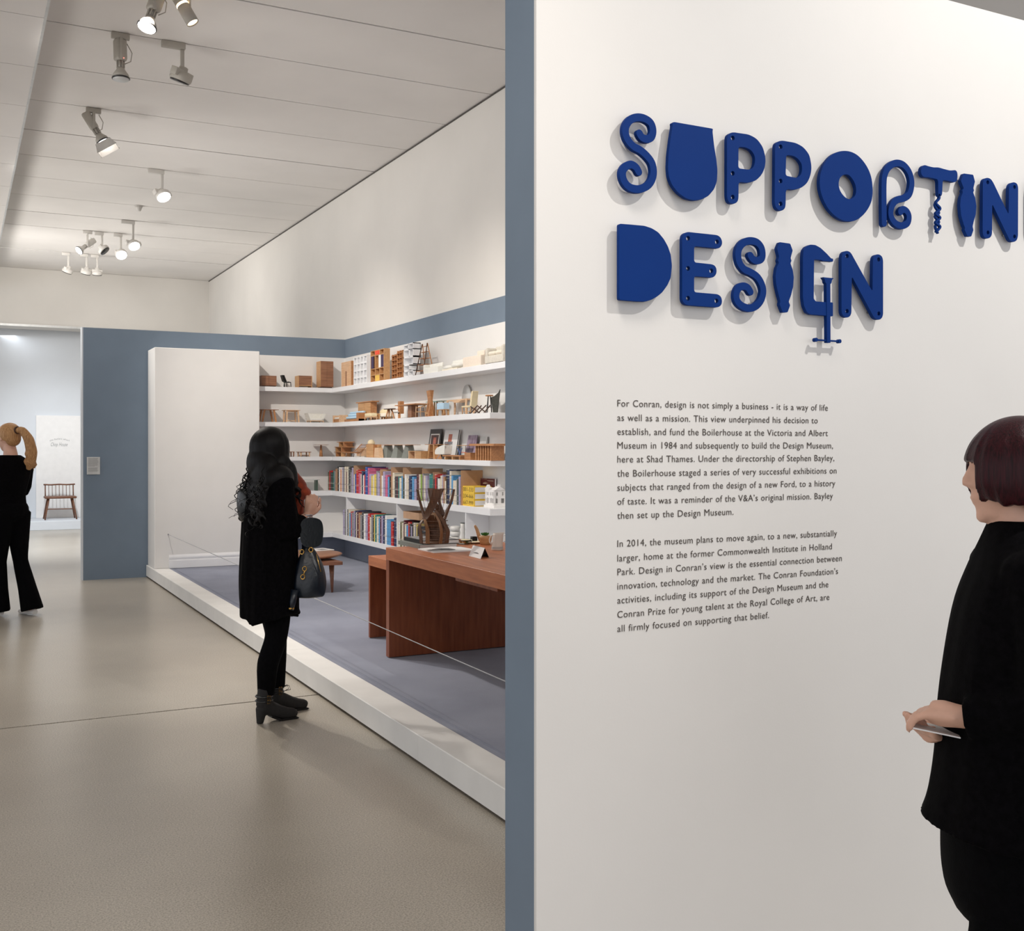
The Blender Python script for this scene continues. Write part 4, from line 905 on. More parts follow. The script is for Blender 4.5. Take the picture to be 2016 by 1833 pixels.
mini('side_table', 'small round tripod side table with dark legs in front of a white chair', 'table', 2, 750, 777, 804, .09, [('tabletop', 'darkwood', [('l', [(.01, .95), (.48, .95), (.5, .98), (.48, 1), (.01, 1)])])] + [('leg', 'brown', [('c', .42*math.cos(a), .42*math.sin(a), 0, .005, .15*math.cos(a), .15*math.sin(a), .95, .01, 8)]) for a in (.3, 2.4, 4.5)], True, 0.0)
mini('tall_chair', 'tall-backed narrow brown chair standing at the pedestal table', 'chair', 2, 772, 792, 790, 0.06, [('backrest', 'brown', [('b', .2, .45, -.4, .4, .3, 1)]), ('seat', 'ivory', [('b', -.5, .3, -.5, .5, .36, .42)]), ('armrest', 'brown', [('b', -.5, .3, -.5, -.42, .54, .57)]), ('leg', 'pale', [('t', [(-.4, -.4, 0), (-.4, -.4, .36)], .005)]), ('leg', 'brown', [('b', .2, .42, -.4, -.2, 0, .36)])], True, 0.1)
mini('pedestal_table', 'walnut pedestal table with thick post and dark base plate', 'table', 2, 777, 833, 794.5, 0.19, [('tabletop', 'brown', [('b', -.5, .5, -.5, .5, .93, 1)]), ('pedestal', 'walnut', [('b', -.08, .1, -.2, .2, .04, .93)]), ('base_plate', 'darkm', [('b', -.3, .36, -.35, .35, 0, .04)])])
mini('stick_chair', 'small beech chair with curved top rail in front of the pedestal table', 'chair', 2, 816, 833, 798, 0.07, [('seat', 'ply', [('b', -.45, .45, -.4, .45, .43, .49)]), ('top_rail', 'ply', [('t', [(-.5, -.2, .8), (-.4, .4, .9), (.4, .4, 1), (.5, -.2, .9)], .006)])] + [('leg', 'pale', [('t', [(x, y, 0), (x*.9, y*.9, .95 if y > 0 or 1 else .45)], .004)]) for x in (-.45, .45) for y in (-.35, .4)], True, .0)
mini('hourglass_lectern', 'tall hourglass-shaped plywood stand rising above the glass table', 'stand', 2, 832, 853, 768, 0.07, [('body', 'brown', [('x', [(-.5, 0), (-.12, .62), (-.14, .68), (-.3, 1), (.3, 1), (.14, .68), (.12, .62), (.5, 0)], .1, .32), ('p', [(-.5, 0), (-.16, .62), (-.16, .68), (-.34, 1), (.34, 1), (.16, .68), (.2, .6), (.5, 0), (.3, 0), (.05, .5), (-.1, .5), (-.3, 0)], -.1, .1)]), ('foot', 'ply', [('b', -.3, .3, -.3, .3, .1, .18)])], True, 0.0)
mini('glass_table', 'glass-topped table with oak legs', 'table', 2, 830, 876, 789, 0.13, [('tabletop', 'glass', [('l', [(.01, .96), (.5, .96), (.5, 1), (.01, 1)])])] + [('leg', 'brown', [('c', x, y, 0, .011, x*.8, y*.8, .96, .008, 8)]) for x, y in ((-.3, .3), (.32, .3), (.3, -.34))], True, 0.085)
mini('blue_drawer_table', 'small oak-legged table with pale blue drawer box', 'table', 2, 860, 879, 793, 0.06, [('drawer_box', 'aqua', [('b', -.5, .5, -.5, .5, .5, 1)]), ('frame', 'ply', [('b', -.5, .5, -.48, .48, .45, .5)])] + legs4('ply', .42, .4, .45, .008, .04), True, .0)
mini('dressing_table', 'oak dressing table with curved legs in front of an oval mirror', 'table', 2, 879, 927, 785.5, 0.09, [('tabletop', 'pale', [('b', -.5, .5, -.5, .5, .93, 1)]), ('drawer', 'pale', [('p', [(-.25, .93), (-.1, .8), (.1, .8), (.25, .93)], -.5, .3)])] + [('leg', 'pale', [('p', [(s_*.5, 0), (s_*.44, 0), (s_*.41, .6), (s_*.44, .93), (s_*.5, .93), (s_*.49, .6)], y-.04, y+.04)]) for s_ in (-1, 1) for y in (-.45, .42)], True, 0.12)
om_ = hitX(915, 785, XS-.05); zb = hitX(915, 800, XS-.05).z
o = thing('oval_mirror', 'grey oval mirror disc standing upright behind the dressing table', 'mirror', (XS-.03, om_.y, SH[2][0]), -math.pi/2, LG)
b = MB(); b.lathe([(.001, -.004), (.105, -.004), (.107, 0), (.105, .004), (.001, .004)], n=36, sy=1.4)
zc = hitX(915, 787.5, XS-.03).z-SH[2][0]
b.xform(Matrix.Translation((0, 0, zc)) @ Matrix.Rotation(math.pi/2, 4, 'X')); b.build('mirror_disc', 'greymirror' if 'greymirror' in M else 'trim', o)
MB().box(-.03, .03, -.004, .010, 0, zc-.13).build('support', 'trim', o)
mini('high_back_chair', 'pale yellow high-backed upholstered chair beside the oval mirror', 'chair', 2, 908, 936, 770, 0.06, [('seat', 'yellowc', [('r', -.5, .3, -.5, .5, .31, .38, .006)]), ('backrest', 'yellowc', [('p', [(.22, .31), (.36, .31), (.52, .98), (.46, 1), (.4, .98)], -.5, .5)])] + [('leg', 'ply', [('t', [(x, y, 0), (x, y, .32)], .0045)]) for x in (-.44, .3) for y in (-.42, .42)] + [('stretcher', 'ply', [('t', [(-.44, -.42, .12), (.3, -.42, .12)], .003)])], True, 0.055)
mini('folding_stool', 'folding camp frame of crossed dark wooden bars', 'stool', 2, 925, 961, 798, 0.05, [('crossbar', 'darkwood', [('t', p_, .0055)]) for p_ in ([(-.5, -.4, 0), (-.05, -.4, 1), (.5, -.4, .0)], [(-.48, -.4, .95), (.1, -.4, .0)], [(0, -.4, .0), (.5, -.4, .95)], [(-.5, .4, 0), (-.05, .4, 1)], [(.1, .4, .0), (.5, .4, .95)])], True, 0)
mini('bar_stool', 'round wooden-topped stool on thin metal legs', 'stool', 2, 953, 967, 777, 0.07, [('seat', 'brown', [('l', [(.01, .93), (.5, .93), (.52, .97), (.5, 1), (.01, 1)])]), ('footring', 'darkm', [('t', [(.4*math.cos(a), .4*math.sin(a), .35) for a in [k*.785 for k in range(9)]], .002)])] + [('leg', 'darkm', [('t', [(.45*math.cos(a), .45*math.sin(a), 0), (.2*math.cos(a), .2*math.sin(a), .93)], .003)]) for a in (.4, 2, 3.6, 5.2)], True, .1)
mini('wing_chair', 'charcoal tapering wing-shaped chair shell on the second shelf end', 'chair', 2, 966, 990, 767, 0.06, [('shell', 'greenblack', [('p', [(-.25, 0), (.22, 0), (.5, 1), (.3, .86), (-.1, .74), (-.5, .69)], -.5, -.4)])], True, 0.145)
# third shelf, back run
mini('low_table', 'tiny low walnut table just beside the visitor\u2019s hair', 'table', 3, 562, 580, 889, .15, [('tabletop', 'walnut', [('b', -.5, .5, -.5, .5, .88, 1)])] + legs4('walnut', .4, .4, .88, .009), False)
mini('coffee_table', 'low walnut coffee table with lower tray in the third shelf', 'table', 3, 583, 613, 889.5, .16, [('tabletop', 'walnut', [('b', -.5, .5, -.5, .5, .88, 1)]), ('lower_tray', 'walnut', [('b', -.36, .36, -.4, .4, .25, .35)])] + legs4('pale', .36, .4, .88, .01), False)
mini('tulip_table', 'walnut table with broad thin top on a single tapering post', 'table', 3, 615, 649, 875.5, .2, [('tabletop', 'walnut', [('p', [(-.5, 1), (.5, 1), (.3, .965), (-.3, .965)], -.5, .5)]), ('pedestal', 'brown', [('c', 0, 0, 0, .024, 0, 0, .96, .009, 12)])], False)
mini('stepped_shelf', 'oak zigzag stepped shelf unit in the corner of the third shelf', 'shelf', 3, 656, 689, 869.5, 0.12, [('shelf_board', 'brown', [('b', -.3, .5, -.5, .5, .95, 1)]), ('shelf_board', 'brown', [('b', -.5, .5, -.5, .5, .62, .66)]), ('shelf_board', 'brown', [('b', -.5, .4, -.5, .5, .28, .32)]), ('upright', 'ply', [('b', -.1, -.05, -.5, .5, .66, .95)]), ('upright', 'brown', [('b', .3, .35, -.5, .5, .66, .95)]), ('upright', 'brown', [('b', .1, .15, -.5, .5, .32, .62)]), ('upright', 'ply', [('b', -.4, -.36, -.5, .5, .32, .62)]), ('upright', 'brown', [('b', -.38, -.34, -.5, .5, 0, .28)]), ('upright', 'ply', [('b', .1, .14, -.5, .5, 0, .28)])], True, 0.1)
sl = [('slat', 'brown', [('t', [(-.5+i*.05, -.45, .33+.02*math.sin(i)), (-.5+i*.05, .45, .33+.02*math.sin(i))], .004)]) for i in range(11)]
sl += [('slat', 'walnut', [('t', [(.05+i*.055, -.45, .38+i*.085), (.05+i*.055, .45, .38+i*.085)], .004)]) for i in range(8)]
mini('slatted_lounger', 'reclining brown slatted lounge chair on thin white legs', 'lounger', 3, 676, 719, 874.5, 0.095, sl + [('side_rail', 'brown', [('t', [(-.5, y, .33), (.05, y, .36), (.5, y, 1)], .005)]) for y in (-.45, .45)] + [('leg', 'chrome', [('t', [(x, y, 0), (x+.06, y, .33)], .003)]) for x in (-.4, .05) for y in (-.42, .42)], True, 0)
mini('block_cabinet', 'pale blonde wood low cabinet block beside the slatted lounger', 'cabinet', 3, 702, 722, 882.5, 0.06, [('body', 'pale', [('b', -.5, .5, -.5, .5, .12, 1)]), ('foot', 'ivory', [('b', -.45, .4, -.4, .4, 0, .12)])], True, .1)
mini('box_cabinet', 'square orange-toned wooden cabinet block on the third shelf', 'cabinet', 3, 721, 745, 875, 0.075, [('body', 'brown', [('b', -.5, .3, -.5, .5, 0, 1)]), ('back_ledge', 'ply', [('b', .3, .5, .1, .5, .5, 1)]), ('door', 'ply', [('b', -.48, .28, -.52, -.5, .02, .98)])], True, 0.055)
q = hitX(731, 873, XS-.13)
o = thing('dome_lampshade', 'small cream domed form resting on the square wooden cabinet', 'model', (XS-.13, q.y, hitX(733, 875, XS-SD).z+.001), 0, LG); MB().lathe([(.045, 0), (.044, .02), (.034, .042), (.018, .054), (.001, .058)], n=20).build('dome', 'yellowc', o)
mini('tapered_bin', 'pale plywood tapered bin with dark round opening', 'bin', 3, 735, 751, 881.5, 0.05, [('body', 'pale', [('p', [(-.4, 0), (.5, 0), (.34, 1), (-.28, 1)], -.5, .5)]), ('opening', 'darkm', [('e', .0, 0, 1.0, .22, .28, .03)])], True, 0)
mini('cone_leg_table', 'long thin-topped table on three grey-green faceted cone legs', 'table', 3, 746, 813, 875.5, 0.12, [('tabletop', 'brown', [('b', -.58, .58, -.5, .5, .965, 1)])] + [('leg', 'greyp', [('c', x, 0, 0, .085, x+.02, 0, .965, .048, 6)]) for x in (-.36, .0, .36)], True, 0.06)
mini('open_box_bench', 'low plywood bench with one open box compartment', 'bench', 3, 804, 838, 888, 0.1, [('top', 'ply', [('b', -.5, .5, -.5, .5, .92, 1)]), ('side_panel', 'pale', [('b', -.5, -.45, -.5, .5, 0, .92)]), ('side_panel', 'ply', [('b', .42, .5, -.5, .5, 0, .92)]), ('divider', 'pale', [('b', .0, .05, -.5, .5, 0, .92)]), ('back_panel', 'walnut', [('b', -.45, .42, .4, .5, 0, .92)]), ('floor_board', 'ply', [('b', -.45, .42, -.5, .4, 0, .06)]), ('door', 'ply', [('b', .05, .42, -.5, -.46, .06, .92)])])
mini('ladder_desk', 'oak desk model with flared ladder-like support and overhanging top', 'desk', 3, 839, 874, 874.5, 0.08, [('top', 'brown', [('b', -.6, .55, -.5, .5, .96, 1)]), ('side_panel', 'ply', [('p', [(-.42, 0), (-.34, 0), (-.24, .96), (-.32, .96)], -.5, .4)]), ('side_panel', 'ply', [('p', [(.0, 0), (.12, 0), (.06, .96), (-.02, .96)], -.5, .4)]), ('shelf_board', 'brown', [('b', -.38, .0, -.45, .4, .06, .1)]), ('shelf_board', 'brown', [('b', -.34, .0, -.45, .4, .5, .54)]), ('back_panel', 'walnut', [('b', -.34, .0, .35, .42, 0, .96)]), ('wing_panel', 'brown', [('p', [(.12, 0), (.5, 0), (.2, .96), (.06, .96)], -.3, -.24)])], True, 0.083)
sc_ = mini('shell_chair', 'white moulded shell chair on thin wire legs, third shelf', 'chair', 3, 856, 883, 875, 0.08, [('shell', 'ivory', [('p', [(-.5, .4), (-.48, .6), (-.3, .78), (.45, 1), (.5, .94), (.42, .42), (.36, .34), (-.44, .33)], -.5, -.42), ('p', [(-.5, .4), (-.48, .6), (-.3, .78), (.45, 1), (.5, .94), (.42, .42), (.36, .34), (-.44, .33)], .42, .5), ('b', .36, .46, -.46, .46, .36, .96), ('b', -.46, .4, -.46, .46, .33, .42)])] + [('leg', 'chrome', [('t', [(x, y, 0), (x*.5, y*.5, .34)], .003)]) for x in (-.4, .4) for y in (-.4, .4)], True, 0)
def leaning(name, label, px0, px1, pyt, pyb, m, inner=None, front=.17, bend=0):
    zs = SH[3][0]; X = XS-SD+front
    y0 = hitX(px0, 900, X).y; y1 = hitX(px1, 900, X).y; h_ = hitX((px0+px1)/2, pyt, X).z-zs
    o = thing(name, label, 'picture', (X, (y0+y1)/2, zs+.001), -math.pi/2, 'prints leaning on the third shelf'); w_ = y0-y1; ln = .045
    def board(x0, x1, z0, z1, t0, t1, mm, nm):
        b = MB(); b.box(x0*w_, x1*w_, t0, t1, z0*h_, z1*h_)
        b.v = [(v[0]+bend*math.sin(v[2]/h_*math.pi*.5), v[1]+ln*(v[2]/h_), v[2]) for v in b.v]; b.build(nm, mm, o)
    board(-.5, .5, 0, 1, 0, .006, m, 'board')
    for q_ in (inner or []): board(*q_)
    return o
M['photo_dark'] = mat('dark_portrait_print', (96, 48, 42), .4, rgb2=(40, 34, 38), scale=28)
M['flesh'] = mat('printed_face_tone', (190, 112, 92), .5, .1, 30)
M['photo_grey'] = mat('grey_figure_print', (132, 132, 138), .5, .15, 30)
M['photo_mauve'] = mat('mauve_pattern_print', (176, 158, 176), .5, rgb2=(108, 88, 108), scale=22, stretch=(1, 1, .4))
M['frame_dark'] = mat('dark_grey_mount', (70, 68, 68), .5, .05)
leaning('framed_portrait', 'dark-mounted portrait print of a face leaning behind the ladder desk', 840, 862, 845, 899, 'frame_dark', [(-.38, .38, .26, .84, -.0012, 0, 'ivory', 'inner_border'), (-.33, .33, .3, .8, -.0022, -.0012, 'photo_dark', 'photograph'), (-.1, .14, .5, .72, -.003, -.0022, 'flesh', 'printed_face'), (-.2, .16, .32, .5, -.003, -.0022, 'violet', 'printed_coat')])
g = leaning('portrait_sheet', 'pale curling sheet printed with a grey-coated figure', 868, 897, 847, 899, 'paper', [(-.42, .12, .05, .6, -.001, 0, 'photo_grey', 'printed_coat'), (-.2, .04, .6, .86, -.001, 0, 'flesh', 'printed_face'), (.44, .5, 0, 1, -.001, .0, 'frame_dark', 'curled_edge')], bend=.01)
leaning('mauve_print', 'mauve patterned print leaning on the third shelf', 914, 932, 857, 902, 'photo_mauve', [(-.3, .1, .2, .95, -.001, 0, 'paper', 'pale_streak')] if 0 else None)
leaning('small_card', 'small pale grey card leaning above the slatted table', 938, 952.5, 860, 899, 'trim', [(.44, .5, 0, 1, -.001, 0, 'frame_dark', 'dark_edge')], .185)
mini('slatted_bench', 'very low oak bench with open compartments', 'bench', 3, 871, 914, 896, 0.08, [('top', 'brown', [('b', -.5, .5, -.5, .5, .7, 1)]), ('leg', 'ply', [('b', -.4, -.34, -.45, .45, 0, .7)]), ('leg', 'ply', [('b', .0, .06, -.45, .45, 0, .7)]), ('leg', 'brown', [('b', .4, .46, -.45, .45, 0, .7)])], True, .0)
mini('cross_leg_table', 'small table with blue crossed legs and thin red bars', 'table', 3, 899, 922, 876.5, 0.06, [('tabletop', 'ply', [('b', -.5, .5, -.5, .5, .96, 1)]), ('leg', 'bluem', [('p', [(-.5, 0), (-.36, 0), (.12, .8), (0, .8)], -.5, -.42)]), ('leg', 'bluem', [('p', [(.1, 0), (-.04, 0), (-.5, .8), (-.38, .8)], -.42, -.34)]), ('bar', 'red', [('t', [(-.1, -.38, .5), (.5, -.38, .5)], .003)]), ('frame_leg', 'darkm', [('t', [(.45, -.4, 0), (.45, -.4, .96)], .003)])] if not M.update({'bluem': mat('blue_lacquer', (84, 104, 150), .5, .03)}) else [], True, .1)
mini('cube_stool', 'small square brown block stool beside the slatted table', 'stool', 3, 914.5, 932, 892, 0.06, [('body', 'brown', [('b', -.5, .5, -.5, .5, 0, 1)]), ('seat', 'ply', [('b', -.52, .52, -.52, .52, 1, 1.05)])], True, .0)
stb = [('tabletop', 'brown', [('b', -.5, .5, -.6, .5, .87, 1)])]
for i in range(7): stb.append(('slat', 'brown', [('b', -.34+i*.1, -.34+i*.1+.045, -.45, .42, 0, .87)]))
mini('slatted_table', 'heavy brown table model standing on a row of upright slats', 'table', 3, 927, 990, 873.5, 0.15, stb, True, .0)
# ---------------------------------------------------------------- fourth shelf
mini('glass_console', 'clear glass console with two dark green legs in the shelf corner', 'table', 4, 588, 630, 944.5, .16, [('glass_top', 'clear', [('b', -.5, .5, -.5, .5, .96, 1)]), ('leg', 'darkgreen', [('b', -.42, -.34, -.3, .3, 0, .96)]), ('leg', 'darkgreen', [('b', .34, .42, -.3, .3, 0, .96)])] if not M.update({'darkgreen': mat('dark_green_glass_leg', (66, 88, 76), .3, .05)}) else [], False, .04)
# yellow three-volume set
q = hitX(911, 990, XS-SD+.03); y0 = q.y; y1 = hitX(933, 990, XS-SD+.03).y
o = thing('boxed_volumes', 'three stacked yellow volumes with bold black numerals on their spines', 'books', (XS-SD+.03, y0, SH[4][0]+.0005), -math.pi/2, None)
hh = hitX(922, 957, XS-SD+.03).z-SH[4][0]; wv = y0-y1
for i, s in enumerate(("667-999", "334-666", "001-333")):
    z0 = i*hh/3
    vol = MB().box(0, wv, 0, .19, z0, z0+hh/3-.001).build('volume_cover', 'yellow', o)
    MB().box(wv-.004, wv+.002, .012, .188, z0+.008, z0+hh/3-.01).build('page_block', 'paper', vol)
    t_ = text_obj('numerals', s, vol, 'darkm'); fit(t_, wv*.06, wv*.94, z0+hh/3*.2, -.0006, hh/3*.86)
# white plaster model building
q = hitX(945, 998, XS-SD+.02); o = thing('model_house', 'white plaster model of a gabled two-storey house on a base block', 'model', (XS-.10, 8.838, SH[4][0]), -math.pi/2); o.scale = (.66, .62, .86)
MB().bev(-.155, .165, -.115, .11, 0, .028, .002, 1, False).build('base', 'plaster', o)
hm = .19
def facade(x0, x1, y, z0, z1, openings, th=.008):
    # wall of boxes around rectangular openings, two storeys
    xs = sorted(set([x0, x1]+[v for q_ in openings for v in q_[:2]])); out = MB()
    for a, b_ in zip(xs, xs[1:]):
        op = sorted([q_[2:] for q_ in openings if q_[0] <= a+1e-6 and q_[1] >= b_-1e-6]); z = z0
        for (u0, u1) in op: out.box(a, b_, y, y+th, z, u0); z = u1
        out.box(a, b_, y, y+th, z, z1)
    return out
fr_ = [(-.125, -.105, .05, .10), (-.085, -.055, .045, .105), (-.035, -.015, .05, .10), (-.12, -.105, .13, .165), (-.08, -.06, .13, .165), (-.035, -.02, .13, .165), (.03, .06, .05, .10), (.08, .11, .05, .1), (.03, .05, .13, .165), (.085, .105, .13, .165)]
facade(-.14, .14, -.1, .028, hm, fr_).build('front_facade', 'plaster', o)
b = facade(-.1, .1, 0, .028, hm-.01, [(-.07, -.02, .05, .10), (.02, .07, .05, .1), (-.06, -.035, .13, .165), (.035, .06, .13, .165)])
b.xform(Matrix.Translation((.132, 0, 0)) @ Matrix.Rotation(math.pi/2, 4, 'Z')); b.build('side_facade', 'plaster', o)
MB().box(-.14, -.132, -.09, .1, .028, hm).build('side_wall', 'plaster', o)
MB().box(-.132, .124, -.09, .09, .112, .118).build('floor_slab', 'plaster', o)
MB().prism([(-.145, hm), (-.145, hm+.012), (-.10, hm+.03), (-.075, hm+.052), (-.05, hm+.03), (-.005, hm+.012), (-.005, hm)], -.104, -.06, 'y').build('front_gable', 'plaster', o)
MB().prism([(-.09, hm-.005), (0, hm+.035), (.09, hm-.005)], .0, .138, 'x').build('roof', 'plaster', o)
MB().prism([(-.09, hm-.005), (0, hm+.02), (.09, hm-.005)], -.138, .0, 'x').build('roof', 'plaster', o)
MB().box(.09, .11, -.02, .02, hm, hm+.055).build('chimney', 'plaster', o)
# ---------------------------------------------------------------- books
cols = [('cream', (226, 216, 196)), ('red', (196, 46, 44)), ('dark green', (44, 70, 58)), ('teal', (44, 128, 122)), ('tan', (186, 142, 106)), ('white', (236, 234, 230)), ('orange', (232, 128, 52)), ('grey', (150, 148, 150)), ('black', (34, 32, 34)), ('navy blue', (36, 52, 92)), ('sky blue', (92, 158, 208)), ('lilac', (176, 166, 196)), ('pink', (206, 104, 140)), ('yellow', (226, 200, 96)), ('lime green', (150, 186, 84)), ('maroon', (92, 32, 44)), ('royal blue', (48, 86, 160)), ('olive', (110, 106, 72)), ('charcoal', (64, 66, 70))]
CM = {}
def bookmat(n, rgb):
    m = mat('book_cover_' + n.replace(' ', '_'), rgb, .5, .04, 12)
    nt = m.node_tree; N = nt.nodes; L = nt.links; b = N['Principled BSDF']
    tc = N.new('ShaderNodeTexCoord'); mp = N.new('ShaderNodeMapping'); mp.inputs['Scale'].default_value = (3, 3, 60); L.new(tc.outputs['Object'], mp.inputs[0])
    v = N.new('ShaderNodeTexNoise'); v.inputs['Scale'].default_value = 1.6; v.inputs['Detail'].default_value = 1; L.new(mp.outputs[0], v.inputs[0])
    g_ = N.new('ShaderNodeValToRGB'); g_.color_ramp.elements[0].position = .60; g_.color_ramp.elements[1].position = .62
    g_.color_ramp.elements[0].color = (0, 0, 0, 1); g_.color_ramp.elements[1].color = (.75, .75, .75, 1); L.new(v.outputs[0], g_.inputs[0])
    mx = N.new('ShaderNodeMix'); mx.data_type = 'RGBA'; src = b.inputs['Base Color'].links[0].from_socket
    L.new(g_.outputs[0], mx.inputs[0]); L.new(src, mx.inputs[6]); lum = sum(rgb)/3
    mx.inputs[7].default_value = lin((230, 226, 214)) if lum < 120 else lin((70, 60, 60)); L.new(mx.outputs[2], b.inputs['Base Color']); return m
for n, c in cols: CM[n] = bookmat(n, c)
bmesh_cache = {}
def book_mesh(t, d, h, cn):
    key = (round(t, 3), round(d, 2), round(h, 2), cn)
    if key in bmesh_cache: return bmesh_cache[key]
    t, d, h = key[0], key[1], key[2]
    c = MB(); c.box(0, t, 0, .003, 0, h); c.box(0, .002, .003, d, 0, h); c.box(t-.002, t, .003, d, 0, h)
    p = MB().box(.0022, t-.0022, .0035, d-.003, .003, h-.004)
    a = c.build('cover', CM[cn]); e = p.build('page_block', 'paper'); r = (a.data, e.data)
    bpy.data.objects.remove(a); bpy.data.objects.remove(e); bmesh_cache[key] = r; return r
ordw = ['first', 'second', 'third', 'fourth', 'fifth', 'sixth', 'seventh', 'eighth', 'ninth', 'tenth', 'eleventh', 'twelfth', 'thirteenth', 'fourteenth', 'fifteenth', 'sixteenth', 'seventeenth', 'eighteenth', 'nineteenth', 'twentieth'] + [f'{a}' for a in ('twenty-first', 'twenty-second', 'twenty-third', 'twenty-fourth', 'twenty-fifth', 'twenty-sixth', 'twenty-seventh', 'twenty-eighth', 'twenty-ninth', 'thirtieth')]
def add_book(y, t, d, h, cn, z, label, grp, lean=0, xf=.012):
    o = thing('book', label, 'book', (XS-SD+xf, y, z+.0006), -math.pi/2, grp)
    if lean: o.rotation_euler = (0, lean, -math.pi/2)
    for nm, me in zip(('cover', 'page_block'), book_mesh(t, d, h, cn)):
        c = bpy.data.objects.new(nm, me); COL.objects.link(c); c.parent = o
def size_word(t, h): return ('tall ' if h > .295 else 'short ' if h < .235 else '') + ('thick ' if t > .04 else 'slim ' if t < .022 else '')
rb = random.Random(11)
divs = [696, 748, 769.5, 793, 831, 852, 907]
dy = [hitX(p, 900, XS-SD+.01).y for p in divs]
dn = ['first', 'second', 'third', 'fourth', 'fifth', 'sixth', 'seventh']
for i, y in enumerate(dy):
    tall = .33 if i not in (1, 5) else .30
    o = MB().prism([(XS-SD+.012, 0), (XS-SD+.012, tall), (XS-SD+.012+.08, tall), (XS-.011, tall-.0), (XS-.011, 0)], y-.004, y, 'y').build('cardboard_divider', 'card')
    o.location = (0, 0, SH[4][0]+.0005); tag(o, f'upright brown cardboard divider, {dn[i]} from the corner in the upper book row', 'divider', 'cardboard dividers between the books')
seq = ['olive', 'red', 'charcoal', 'dark green', 'teal', 'grey', 'tan', 'tan', 'black', 'white', 'orange', 'cream', 'lilac', 'grey', 'cream', 'maroon', 'cream', 'charcoal', 'grey', 'lilac', 'DIV', 'cream', 'royal blue', 'red', 'pink', 'cream', 'navy blue', 'white', 'red', 'BIGroyal blue', 'BIGpink', 'lilac', 'yellow', 'cream', 'yellow', 'grey', 'lilac', 'DIV', 'tan', 'white', 'lilac', 'pink', 'sky blue', 'black', 'DIV', 'tan', 'cream', 'charcoal', 'maroon', 'teal', 'cream', 'sky blue', 'DIV', 'dark green', 'white', 'cream', 'navy blue', 'sky blue', 'lilac', 'maroon', 'cream', 'lime green', 'DIV', 'grey', 'cream', 'lilac', 'grey', 'teal', 'teal', 'DIV', 'charcoal', 'red', 'maroon', 'white', 'cream', 'cream', 'lilac', 'tan', 'cream', 'BIGblack', 'BIGnavy blue', 'BIGcream', 'sky blue', 'cream', 'cream', 'grey', 'dark green', 'lilac']
segs = [[]]
for s in seq:
    if s == 'DIV': segs.append([])
    else: segs[-1].append(s)
ys = [hitX(646, 900, XS-SD+.012).y] + dy
ye_ = [y+.002 for y in dy] + [y0+.014]
for si, sg in enumerate(segs):
    a = ys[si] - (.006 if si else 0); e = ye_[si]; tot = a-e
    wts = [rb.uniform(.6, 1.4)*(1.2 if s.startswith('BIG') else 1) for s in sg]; sc = tot/sum(wts)*.985
    y = a
    for k, (s, wt) in enumerate(zip(sg, wts)):
        big = s.startswith('BIG'); cn = s[3:] if big else s; t = wt*sc
        h = rb.uniform(.305, .33) if big else rb.uniform(.215, .285) + (.03 if si == 0 and k > 5 else 0)
        t = min(t, .062 if not big else .07)
        where = (f'{ordw[k]} from the inner corner' if si == 0 else f'{ordw[k]} book past the {dn[si-1]} cardboard divider')
        add_book(y, t-.0012, rb.uniform(.16, .22) if not big else .225, h, cn, SH[4][0], f'{size_word(t, h)}{cn} book, {where}, upper row', 'books standing in the upper row')
        y -= wt*sc
# maroon book behind the yellow set
o = thing('book', 'dark maroon book standing behind the yellow numbered volumes', 'book', (XS-.035, y0-.005, SH[4][0]+.0006), -math.pi/2, 'books standing in the upper row')
MB().box(0, .30, 0, .02, 0, .255).build('cover', CM['maroon'], o); MB().box(.004, .3015, .003, .017, .003, .2565).build('page_block', 'paper', o)
# lower row
seq2 = ['lilac', 'grey', 'grey', 'black', 'cream', 'sky blue', 'red', 'grey', 'lilac', 'navy blue', 'cream', 'maroon', 'tan', 'grey', 'charcoal', 'white', 'lilac', 'red', 'cream', 'grey', 'black', 'yellow', 'teal', 'cream', 'sky blue', 'maroon', 'lilac', 'navy blue', 'white', 'sky blue', 'sky blue', 'BIGred', 'navy blue', 'DIV', 'cream', 'white', 'olive', 'cream', 'maroon', 'cream', 'sky blue', 'red', 'charcoal', 'lilac', 'black', 'cream', 'grey', 'yellow', 'black', 'charcoal']
a0 = hitX(677, 900, XS-SD+.012).y; a1 = hitX(779, 900, XS-SD+.012).y; a2 = hitX(829, 900, XS-SD+.012).y
i0 = seq2.index('DIV')
up_y = [hitX(p, 900, XS-SD).y for p in (681, 780)]
for lo, sg, a, e, nm in ((0, seq2[:3], a0+.03, up_y[0]+.002, 'A'), (1, seq2[3:i0], up_y[0]-.02, up_y[1]+.002, 'B'), (2, seq2[i0+1:], up_y[1]-.02, a2, 'C')):
    wts = [rb.uniform(.6, 1.4)*(1.8 if s.startswith('BIG') else 1) for s in sg]; sc = (a-e)/sum(wts)*.985; y = a
    for k, (s, wt) in enumerate(zip(sg, wts)):
        big = s.startswith('BIG'); cn = s[3:] if big else s; t = wt*sc
        h = rb.uniform(.27, .32) if nm != 'C' else rb.uniform(.24, .3)
        if big: h = .26
        where = {'A': f'{ordw[k]} from the corner, before the first white upright', 'B': f'{ordw[k]} book past the first white upright', 'C': f'{ordw[k]} book past the second white upright'}[nm]
        add_book(y, min(t, .06)-.0012, rb.uniform(.18, .225), h, cn, SH[5][0], f'{size_word(t, h)}{cn} book, {where}, lower row', 'books standing in the lower row')
        y -= wt*sc
yc = up_y[1]-.3
o = thing('cardboard_box', 'flat brown cardboard box lying on top of the lower book row', 'box', (XS-.13, yc-.08, SH[5][0]+.322), 0)
